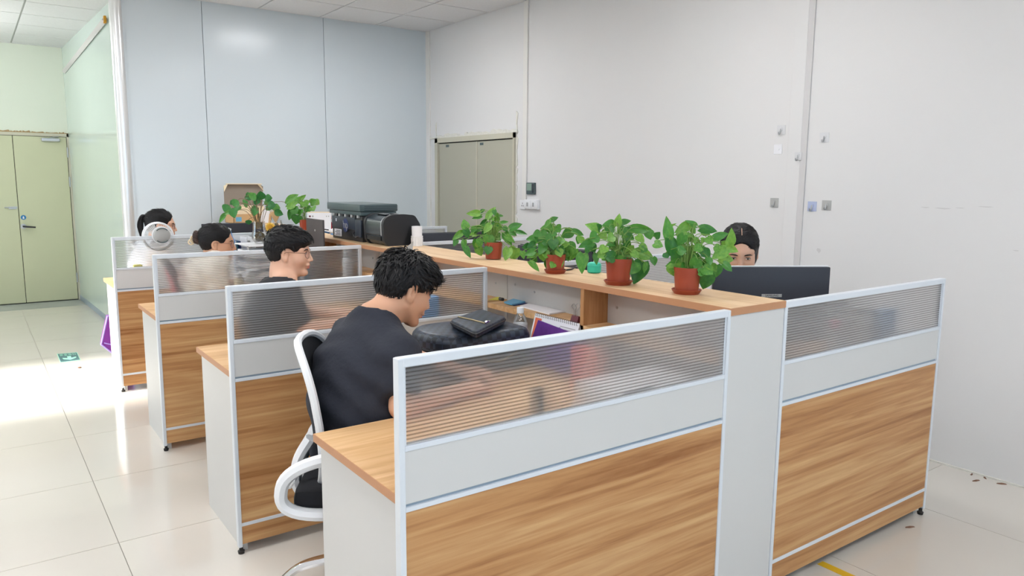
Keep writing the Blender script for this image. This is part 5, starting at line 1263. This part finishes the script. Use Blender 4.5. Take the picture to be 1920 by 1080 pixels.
# behind the right near glazing
x0, y0 = at(1562, 620, 1, .055)[0], .055
bottle('spray_bottle', 'milky bottle with a pink cap behind the right near glazing', 'bottle', x0, y0, HD, [(0, 0), (.034, 0), (.036, .006), (.036, .11), (.030, .14), (.014, .18), (.013, .195)], M['frost_plastic'], [(.017, .19), (.018, .215), (.012, .222), (0, .222)], M['pink'])
x0 = at(1580, 620, 1, .20)[0]
bottle('thermos', 'dark grey flask behind the pink capped bottle', 'bottle', x0+.012, .225, HD, [(0, 0), (.033, 0), (.035, .006), (.035, .19), (.03, .205)], M['flask'], [(.031, .205), (.031, .245), (.026, .25), (0, .25)], M['black'])
x0 = at(1612, 620, 1, .11)[0]
bottle('canister', 'white canister with a grey band behind the right near glazing', 'canister', x0, .11, HD, [(0, 0), (.046, 0), (.048, .008), (.048, .19), (.044, .205)], M['white_plastic'], [(.045, .205), (.045, .24), (.038, .246), (0, .246)], M['silver'], [(.0484, .14), (.0486, .142), (.0486, .186), (.0484, .188)], M['label_grey'])
x0 = at(1663, 600, 1, .05)[0]
t = thing('blue_carton', 'light blue carton behind the right near glazing', 'carton', (x0, .06, HD)); MB().box(x0-.042, x0+.042, .035, .09, HD, .985, .004).build('carton_body', M['blue'], t, 40); MB().box(x0-.02, x0+.022, .0338, .0348, .86, .90).build('print', M['paper'], t)

# second and third desks on the left, seen blurred through the glazing
for i, (px, py, Y, r, h, lab, m) in enumerate(((447, 520, 2.95, .026, .20, 'cream plastic jar behind the third glazing', 'cream'), (473, 520, 2.96, .045, .215, 'wide milky plastic jar behind the third glazing', 'frost_plastic'))):
    xx = at(px, py, 1, Y)[0]
    bottle('plastic_jar', lab, 'jar', xx, Y, HD, [(0, 0), (r*.9, 0), (r, .008), (r, h*.8), (r*.7, h*.9)], M[m], [(r*.78, h*.88), (r*.8, h), (0, h+.004)], M['white_plastic'])
bk = [('violet', 'violet'), ('navy', 'navy'), ('sky', 'sky blue'), ('maroon', 'maroon'), ('paper', 'white'), ('teal_blue', 'teal')]
xx = .72
for i, (m, nm) in enumerate(bk):
    w_ = .022+.006*(i % 3); h_ = .20+.02*((i*2) % 3)
    t = thing('book', nm+' covered book in the upright row behind the third glazing', 'book', (xx, 2.98, HD), 'books behind the third glazing')
    MB().box(xx, xx+w_, 2.90, 3.06, HD, HD+h_, .002).build('cover', M[m], t); MB().box(xx+.002, xx+w_-.002, 2.902, 3.062, HD+.003, HD+h_+.0008).build('page_block', M['paper'], t); xx += w_+.002
xx = at(652, 480, 1, 2.93)[0]
bottle('thermos', 'white flask at the counter end of the third glazing', 'bottle', xx, 2.93, HD, [(0, 0), (.034, 0), (.036, .006), (.036, .24), (.03, .26)], M['white_plastic'], [(.031, .26), (.031, .32), (.026, .326), (0, .326)], M['silver'])
t = tag(MB().box(.88, 1.0, 1.50, 1.62, HD, .965, .004).build('carton', M['blue'], None), 'pale blue carton behind the second glazing', 'carton')
t = tag(MB().box(.68, .84, 1.52, 1.62, HD, .86, .004).build('carton', M['orange'], None), 'low orange carton behind the second glazing', 'carton')
t = tag(MB().box(.14, .20, 4.31, 4.36, HD, .895, .01).build('sponge', M['lime'], None), 'small lime yellow block behind the farthest glazing', 'block')

# files, lamp near the farthest partition
t = thing('file_rack', 'white upright file rack in front of the farthest glazing', 'rack', (.87, 4.12, HD))
for xx in (.775, .865, .925): MB().box(xx-.003, xx+.003, 4.05, 4.22, HD, HD+.32).build('divider', M['white_plastic'], t)
MB().box(.772, .928, 4.05, 4.22, HD, HD+.006).build('rack_base', M['white_plastic'], t); MB().box(.772, .928, 4.217, 4.222, HD, HD+.33).build('rack_back', M['white_plastic'], t)
for xx, m, tl, nm in ((.79, 'paper', 0, 'white'), (.808, 'teal_blue', .05, 'teal blue'), (.832, 'navy', .06, 'navy'), (.885, 'label_grey', 0, 'grey')):
    t = tag(MB().box(-.006, .006, 4.06, 4.20, 0, .29).xf(Matrix.Translation((xx, 0, HD+.0075)) @ Matrix.Rotation(-tl, 4, 'Y')).build('folder', M[m], None), nm+' folder standing in the white file rack', 'folder', 'folders in the file rack')
xx = at(431, 440, 1, 4.0)[0]; hp = at(410, 423, 1, 4.0); zt = at(431, 431, 1, 4.0)[2]
t = thing('desk_lamp', 'white desk lamp with a slanted head above the woman with the hair claw', 'lamp', (xx+.03, 4.0, HD))
MB().lathe([(0, HD), (.06, HD), (.06, HD+.012), (.02, HD+.02), (0, HD+.02)], (xx+.03, 4.0, 0), 24).build('lamp_base', M['white_plastic'], t, True)
MB().tube(sweep([(xx+.03, 4.0, HD+.01), (xx+.03, 4.0, zt-.12), (xx+.012, 4.0, zt-.05), (xx, 4.0, zt)]), .008, 8).build('stem', M['blue'], t, True)
MB().box(-.0, .135, 3.982, 4.018, -.008, .010, .006).xf(Matrix.Translation((xx+.008, 0, zt)) @ Matrix.Rotation(math.pi-math.atan2(hp[2]-zt, xx-hp[0])*-1, 4, 'Y')).build('lamp_head', M['white_plastic'], t, 40)
# clip fan on the farthest partition
FX, FZ = .312, 1.108
t = thing('clip_fan', 'small white clip fan with a grey round motor on the farthest partition', 'fan', (FX, 4.25, 1.06))
MB().lathe([(0, -.030), (.045, -.030), (.056, -.022), (.058, 0), (.05, .012), (0, .012)], (FX, 4.195, FZ), 28, 'y').build('motor_housing', M['label_grey'], t, 40)
for a0, a1 in ((.25*PI, .75*PI), (1.25*PI, 1.75*PI)): MB().tube([(FX+.050*math.cos(a), 4.164, FZ+.050*math.sin(a)) for a in np.linspace(a0, a1, 12)], .0035, 5).build('air_slot', M['slate'], t, True)
MB().lathe([(.0592, -.012), (.0625, -.012), (.0625, .0), (.0592, .0)], (FX, 4.195, FZ), 28, 'y').build('housing_rim', M['white_plastic'], t, True)
MB().tube([(FX, 4.20, FZ+.028), (FX, 4.31, FZ+.02)], .011, 8).build('axle', M['white_plastic'], t, True)
cx_, cz_ = at(297, 445, 1, 4.30)[0], at(297, 445, 1, 4.30)[2]+.006
for yy in (4.285, 4.335): MB().tube([(cx_+.098*math.cos(a), yy, cz_+.098*math.sin(a)) for a in np.linspace(0, 2*PI, 41)[:-1]], .006, 6, closed=True).build('cage_ring', M['white_plastic'], t, True)
for k in range(44):
    a = 2*PI*k/44
    MB().tube([(cx_+.03*math.cos(a), 4.282, cz_+.03*math.sin(a)), (cx_+.07*math.cos(a), 4.280, cz_+.07*math.sin(a)), (cx_+.096*math.cos(a), 4.285, cz_+.096*math.sin(a))], .0012, 4).build('cage_wire', M['white_plastic'], t)
MB().lathe([(0, -.01), (.032, -.01), (.032, .01), (0, .01)], (cx_, 4.288, cz_), 20, 'y').build('cage_hub', M['cream'], t, True)
for k in range(3):
    a = 2*PI*k/3; c_, s_ = math.cos(a), math.sin(a)
    MB().add([(cx_+.02*c_-.02*s_, 4.305, cz_+.02*s_+.02*c_), (cx_+.085*c_-.045*s_, 4.300, cz_+.085*s_+.045*c_), (cx_+.085*c_+.03*s_, 4.325, cz_+.085*s_-.03*c_), (cx_+.02*c_+.015*s_, 4.318, cz_+.02*s_-.015*c_)], [(0, 1, 2, 3)]).build('blade', M['frost_plastic'], t)
MB().box(FX-.02, FX+.02, 4.222, 4.231, 1.05, 1.125, .002).build('clip_jaw', M['white_plastic'], t); MB().box(FX-.02, FX+.02, 4.265, 4.274, 1.05, 1.125, .002).build('clip_jaw', M['white_plastic'], t); MB().box(FX-.02, FX+.02, 4.222, 4.274, 1.1015, 1.126, .002).build('clip_top', M['white_plastic'], t)

# cardboard box, cards, papers at the far end of the counter
X0, X1, Y0, Y1, Z = 1.13, 1.47, 5.33, 5.60, HC
t = thing('cardboard_box', 'open cardboard box with its lid up at the far end of the counter', 'box', ((X0+X1)/2, (Y0+Y1)/2, Z))
bb = MB(); bb.box(X0, X1, Y0, Y1, Z, Z+.004)
for (a, b, c, d) in ((X0, X1, Y0, Y0+.004), (X0, X1, Y1-.004, Y1), (X0, X0+.004, Y0, Y1), (X1-.004, X1, Y0, Y1)): bb.box(a, b, c, d, Z, Z+.085)
bb.build('box_tray', M['cardboard'], t)
MB().prism([(X0, Z+.08), (X1, Z+.08), (X1+.02, Z+.33), (X1-.01, Z+.352), (X0+.03, Z+.352), (X0, Z+.33)], 1, Y1, Y1+.005).build('lid', M['cardboard_in'], t)
MB().box(X0+.02, X1, Y1-.03, Y1+.004, Z+.349, Z+.356).build('lid_edge', M['cream'], t)
for s_, xx in ((-1, X0), (1, X1)):
    MB().add([(xx, Y1, Z+.335), (xx-s_*.035, Y1, Z+.352), (xx-s_*.02, Y1-.05, Z+.345), (xx+s_*.012, Y1-.05, Z+.285), (xx, Y1-.003, Z+.335), (xx-s_*.035, Y1-.003, Z+.349), (xx-s_*.02, Y1-.053, Z+.342), (xx+s_*.012, Y1-.053, Z+.282)], [(0, 1, 2, 3), (7, 6, 5, 4), (0, 4, 5, 1), (1, 5, 6, 2), (2, 6, 7, 3), (3, 7, 4, 0)]).build('lid_flap', M['cream'], t)
MB().prism([(X0, Z+.085), (X1-.03, Z+.085), (X1-.06, Z+.155), (X0+.05, Z+.17)], 1, Y0+.02, Y0+.026).build('front_flap', M['cream'], t)
MB().lathe([(0, Z+.004), (.03, Z+.004), (.03, Z+.05), (0, Z+.05)], (X0-.035, Y0-.02, 0), 14).xf(Matrix.Identity(4)).build('label', M['blue'], t) if False else None
t = tag(MB().box(X0+.03, X0+.075, Y0-.0035, Y0-.0005, Z+.02, Z+.06).build('sticker', M['sky'], None), 'small blue sticker on the cardboard box', 'sticker') if False else None
MB().box(X0+.02, X0+.07, Y0-.002, Y0, Z+.02, Z+.06).build('box_sticker', M['sky'], [o for o in bpy.data.objects if o.name.startswith('cardboard_box')][0])
q = [at(px, py, 1, 5.18) for px, py in ((486, 417), (503, 418), (506, 391), (496, 387))]; zb = min(p[2] for p in q)
t = tag(MB().add([(p[0], 5.18, max(p[2], HC)) for p in q]+[(p[0], 5.184, max(p[2], HC)) for p in q], [(0, 1, 2, 3), (7, 6, 5, 4), (0, 4, 5, 1), (1, 5, 6, 2), (2, 6, 7, 3), (3, 7, 4, 0)]).build('card', M['paper'], None), 'white card leaning in front of the cardboard box', 'card')
# white calendar with the red back
c0 = at(585, 437, 2, HC); L0 = RH*.5+Vector((0, 0, 0))
def cal2():
    t = thing('desk_calendar', 'white and red desk calendar standing on the counter behind the dark screen', 'calendar')
    w_, h_, d_ = .088, .155, .055
    for s_, m in ((-1, 'paper'), (1, 'red')):
        MB().add([(-w_, s_*d_, 0), (w_, s_*d_, 0), (w_, s_*.002, h_), (-w_, s_*.002, h_), (-w_, s_*(d_-.005), 0), (w_, s_*(d_-.005), 0), (w_, 0, h_-.004), (-w_, 0, h_-.004)], [(0, 1, 2, 3), (7, 6, 5, 4), (0, 3, 7, 4), (1, 5, 6, 2), (0, 4, 5, 1), (3, 2, 6, 7)]).build('calendar_leaf', M[m], t)
    MB().box(-w_, w_, -.004, .004, h_-.004, h_+.003).build('top_binding', M['cream'], t)
    fy = lambda v: -d_+(d_-.002)*v-.0015
    for xa, xb, va, vb, m in ((-.076, -.062, .76, .84, 'maroon'), (-.054, -.042, .76, .84, 'label_grey'), (.05, .058, .78, .83, 'label_grey'), (.066, .074, .78, .83, 'label_grey')):
        MB().add([(xa, fy(va), h_*va), (xb, fy(va), h_*va), (xb, fy(vb), h_*vb), (xa, fy(vb), h_*vb)], [(0, 1, 2, 3)]).build('print_mark', M[m], t)
    for i in range(4):
        va = .2+.12*i; MB().add([(-.07, fy(va), h_*va), (-.04, fy(va), h_*va), (-.04, fy(va+.05), h_*(va+.05)), (-.07, fy(va+.05), h_*(va+.05))], [(0, 1, 2, 3)]).build('print_mark', M['sky'], t)
    MB().box(-w_, w_, -d_, d_, -.0, .002).build('calendar_base', M['paper'], t)
    return t
rot_build(cal2, (c0[0]+.07, c0[1]+.02, HC), math.radians(-28))
c0 = at(622, 438, 2, HC)
t = thing('paper_stack', 'white and blue papers on the counter left of the boxy printer', 'paper', (1.43, 3.65, HC))
MB().box(1.36, 1.505, 3.50, 3.68, HC, HC+.010).build('paper', M['blue'], t); MB().box(1.40, 1.506, 3.56, 4.0, HC+.0102, HC+.026).build('paper', M['paper'], t)
t = tag(MB().tube(sweep([(1.262, 3.46, HC+.03), (1.225, 3.50, HC+.036), (1.19, 3.53, HC+.01), (1.18, 3.54, HC-.08), (1.185, 3.55, HC-.16)]), .006, 6).build('cable', M['cable_b'], None, True), 'blue grey cable drooping over the counter edge left of the boxy printer', 'cable')
t = tag(MB().tube(sweep([(1.265, 3.48, HC+.05), (1.22, 3.56, HC+.05), (1.175, 3.60, HC+.0), (1.16, 3.60, HC-.10), (1.17, 3.60, HC-.17)]), .004, 6).build('cable', M['cable'], None, True), 'black cable hanging beside the blue one left of the boxy printer', 'cable')
p = at(1110, 512, 2, HC)
t = thing('tape_roll', 'mint green plastic tub between two potted plants on the counter', 'tub', (1.47, .935, HC))
MB().lathe([(0, HC+.001), (.026, HC+.001), (.031, HC+.006), (.032, HC+.030), (.029, HC+.044), (.020, HC+.048), (0, HC+.048)], (1.468, .925, 0), 26).build('tub_body', M['teal'], t, True); MB().lathe([(.030, HC+.032), (.0325, HC+.034), (.0305, HC+.040)], (1.468, .925, 0), 26).build('rim', M['teal'], t, True)
t = tag(MB().tube(sweep([(1.345, 1.06, HC+.004), (1.40, 1.05, HC+.004), (1.45, 1.06, HC+.004), (1.50, 1.09, HC+.006), (1.54, 1.10, HC-.02)]), .004, 6).build('cable', M['cable'], None, True), 'black cable between two potted plants on the counter', 'cable')

# ------------------------------------------------------------------ on the right wall
def hook(px, py, label, plate, metal, s=.030):
    p = at(px, py, 0, XW); y, z = p[1], p[2]
    t = thing('wall_hook', label, 'hook', (XW, y, z), 'adhesive hooks on the right wall'); x1 = XW if not (1.165 < y < 1.30) else XW-.012
    MB().box(x1-.003, x1-.0002, y-s, y+s, z-s, z+s, .001).build('plate', plate, t)
    MB().lathe([(0, -.003), (.012, -.003), (.012, 0), (0, 0)], (x1-.003, y, z+.004), 14, 'x').build('boss', plate, t, True)
    if metal: MB().tube(sweep([(x1-.006, y, z+.008), (x1-.010, y, z-.012), (x1-.014, y, z-.024), (x1-.026, y, z-.024), (x1-.028, y, z-.012)]), .0036, 6).build('hook', M['steel'], t, True)
    return t
M['plate_c'] = mat('clear_adhesive_plate', srgb(218, 218, 220), .25); M['plate_g'] = mat('grey_adhesive_plate', srgb(176, 176, 174), .35); M['plate_b'] = mat('blue_adhesive_plate', srgb(176, 186, 216), .35)
hook(1465, 244, 'topmost clear wall hook left of the batten', M['plate_c'], True)
hook(1459, 280, 'plain white adhesive plate under the topmost wall hook', M['paper'], False)
hook(1499, 293, 'small hook stuck on the batten', M['plate_c'], True, .024)
hook(1546, 258, 'clear wall hook high on the right of the batten', M['plate_c'], True)
hook(1452, 380, 'grey wall hook low on the left of the batten', M['plate_g'], True)
hook(1523, 387, 'pale blue wall hook right beside the batten', M['plate_b'], True)
hook(1550, 385, 'grey wall hook right of the pale blue one', M['plate_g'], True)
t = thing('thermostat', 'small dark grey thermostat above the wall switches', 'thermostat', (XW, 3.94, 1.44))
MB().box(XW-.02, XW, 3.882, 4.005, 1.385, 1.492, .005).build('housing', M['slate'], t, 40); MB().box(XW-.0215, XW-.0195, 3.925, 3.995, 1.42, 1.484).build('display', mat('lcd_green', srgb(136, 160, 146), .3), t); MB().box(XW-.0225, XW-.0195, 3.892, 3.915, 1.40, 1.48, .002).build('button_strip', M['black_gloss'], t)
t = thing('wall_switch', 'white double switch plate below the thermostat', 'switch', (XW, 3.93, 1.29))
MB().box(XW-.03, XW, 3.822, 4.02, 1.252, 1.338, .004).build('back_box', M['white_plastic'], t, 40)
for a, b in ((3.84, 3.92), (3.925, 4.01)):
    s_ = MB().box(XW-.034, XW-.0295, a, b, 1.258, 1.332, .002).build('switch_plate', M['white_plastic'], t, 40); MB().box(XW-.0375, XW-.0335, (a+b)/2-.012, (a+b)/2+.012, 1.275, 1.312, .002).build('rocker', M['silver'], s_)
t = thing('wall_socket', 'white socket plate left of the switches', 'socket', (XW, 4.07, 1.29)); MB().box(XW-.012, XW, 4.03, 4.115, 1.245, 1.33, .003).build('socket_plate', M['white_plastic'], t, 40)
for dy, dz in ((0, .012), (-.012, -.01), (.012, -.01)): MB().box(XW-.0128, XW-.0118, 4.072+dy-.003, 4.072+dy+.003, 1.288+dz-.007, 1.288+dz+.007).build('socket_slot', M['ink'], t)

# ------------------------------------------------------------------ on the floor
c = [at(px, py, 2, .001) for px, py in ((108, 664), (143.5, 661), (150, 674.5), (114, 679))]; c = [Vector((p[0], p[1], 0.0)) for p in c]
P2 = lambda u, v, z: tuple((c[3].lerp(c[2], u)).lerp(c[0].lerp(c[1], u), v)+Vector((0, 0, z)))
t = thing('floor_sign', 'dark teal exit sign with mint lettering and arrow stuck on the floor tiles', 'sign', tuple((c[0]+c[2])/2))
def fq(pts, z0, z1, nm, m): n = len(pts); MB().add([P2(u, v, z0) for u, v in pts]+[P2(u, v, z1) for u, v in pts], [tuple(range(n))[::-1], tuple(range(n, 2*n))]+[(i, (i+1) % n, n+(i+1) % n, n+i) for i in range(n)]).build(nm, m, t)
fq([(-.03, -.04), (1.03, -.04), (1.03, 1.04), (-.03, 1.04)], .0002, .0012, 'sign_border', M['sign_mint']); fq([(0, 0), (1, 0), (1, 1), (0, 1)], .0013, .002, 'sign_plate', M['sign_teal'])
fq([(.42, .60), (.62, .60), (.62, .36), (.88, .46), (.86, .30), (.52, .12), (.18, .30), (.16, .46), (.42, .36)], .0021, .0026, 'arrow', M['sign_mint'])
ux = (c[2]-c[3]); vy = (c[0]-c[3]); ctr = Vector(P2(.5, .79, .0024))
for k, chx in enumerate('安全出口'):
    o_ = Vector(P2(.16+.227*k, .79, .0024))
    text(chx, 1.0, M['sign_mint'], t, frame(o_, ux*.20, vy*.27, (0, 0, 1)), 'sign_letter', .0002)
t = tag(MB().ell((-.16, 5.18, .006), (.014, .012, .006), 8, 6).build('pebble', M['chip'], None, True), 'tiny dark crumb on the floor before the exit sign', 'crumb')
q = [at(px, py, 1, 5.42) for px, py in ((201, 592), (189, 645), (221, 672), (250, 650), (240, 590))]; q = [(p[0], max(p[2], .0)) for p in q]; zmin = min(p[1] for p in q); q = [(a, b-zmin) for a, b in q]
t = thing('tote_bag', 'purple bag with lilac piping leaning behind the farthest left desk', 'bag', (q[2][0], 5.42, 0))
MB().prism(q, 1, 5.40, 5.47).build('bag_body', M['purple'], t); MB().tube([(a, 5.398, b) for a, b in q], .007, 6, closed=True).build('piping', M['lilac'], t, True)
a, b = at(195, 643, 1, 5.40), at(225, 650, 1, 5.40); MB().tube([tuple(a), tuple(b)], .005, 5).build('seam', M['lilac'], t)
t = tag(MB().box(1.865, 1.905, -.75, .0, .0003, .0012).build('floor_tape', M['tape'], None), 'yellow tape line on the floor before the right near partition', 'tape')
def chip(px, py, l, rz, label, nm='wood_chip'):
    p = at(px, py, 2, .002); r1 = random.Random(px); w_ = l*.16
    mb = MB().add([(-l/2, -w_*.4, 0), (-l*.1, -w_, 0), (l/2, -w_*.2, 0), (l*.35, w_*.8, 0), (-l*.3, w_, 0), (-l*.42, -w_*.1, .004), (0, 0, .007), (l*.38, w_*.2, .004)], [(0, 1, 6, 5), (1, 2, 7, 6), (2, 3, 7), (3, 4, 6, 7), (4, 0, 5, 6), (4, 3, 2, 1, 0)])
    mb.xf(Matrix.Translation((p[0], p[1], .0003)) @ Matrix.Rotation(rz, 4, 'Z')); return tag(mb.build(nm, M['chip'], None), label, 'chip')
chip(1706, 988, .05, -.5, 'brown bark chip on the floor near the right partition foot')
chip(1830, 901, .05, -.4, 'thin brown splinter on the floor close to the right wall')
chip(1847, 896, .03, .8, 'brown crumb at the wall base, right of the splinter'); chip(1822, 889, .035, .2, 'brown crumb at the wall base, left of the splinter'); chip(1878, 907, .05, -.9, 'brown crumb at the wall base, nearest the frame edge')
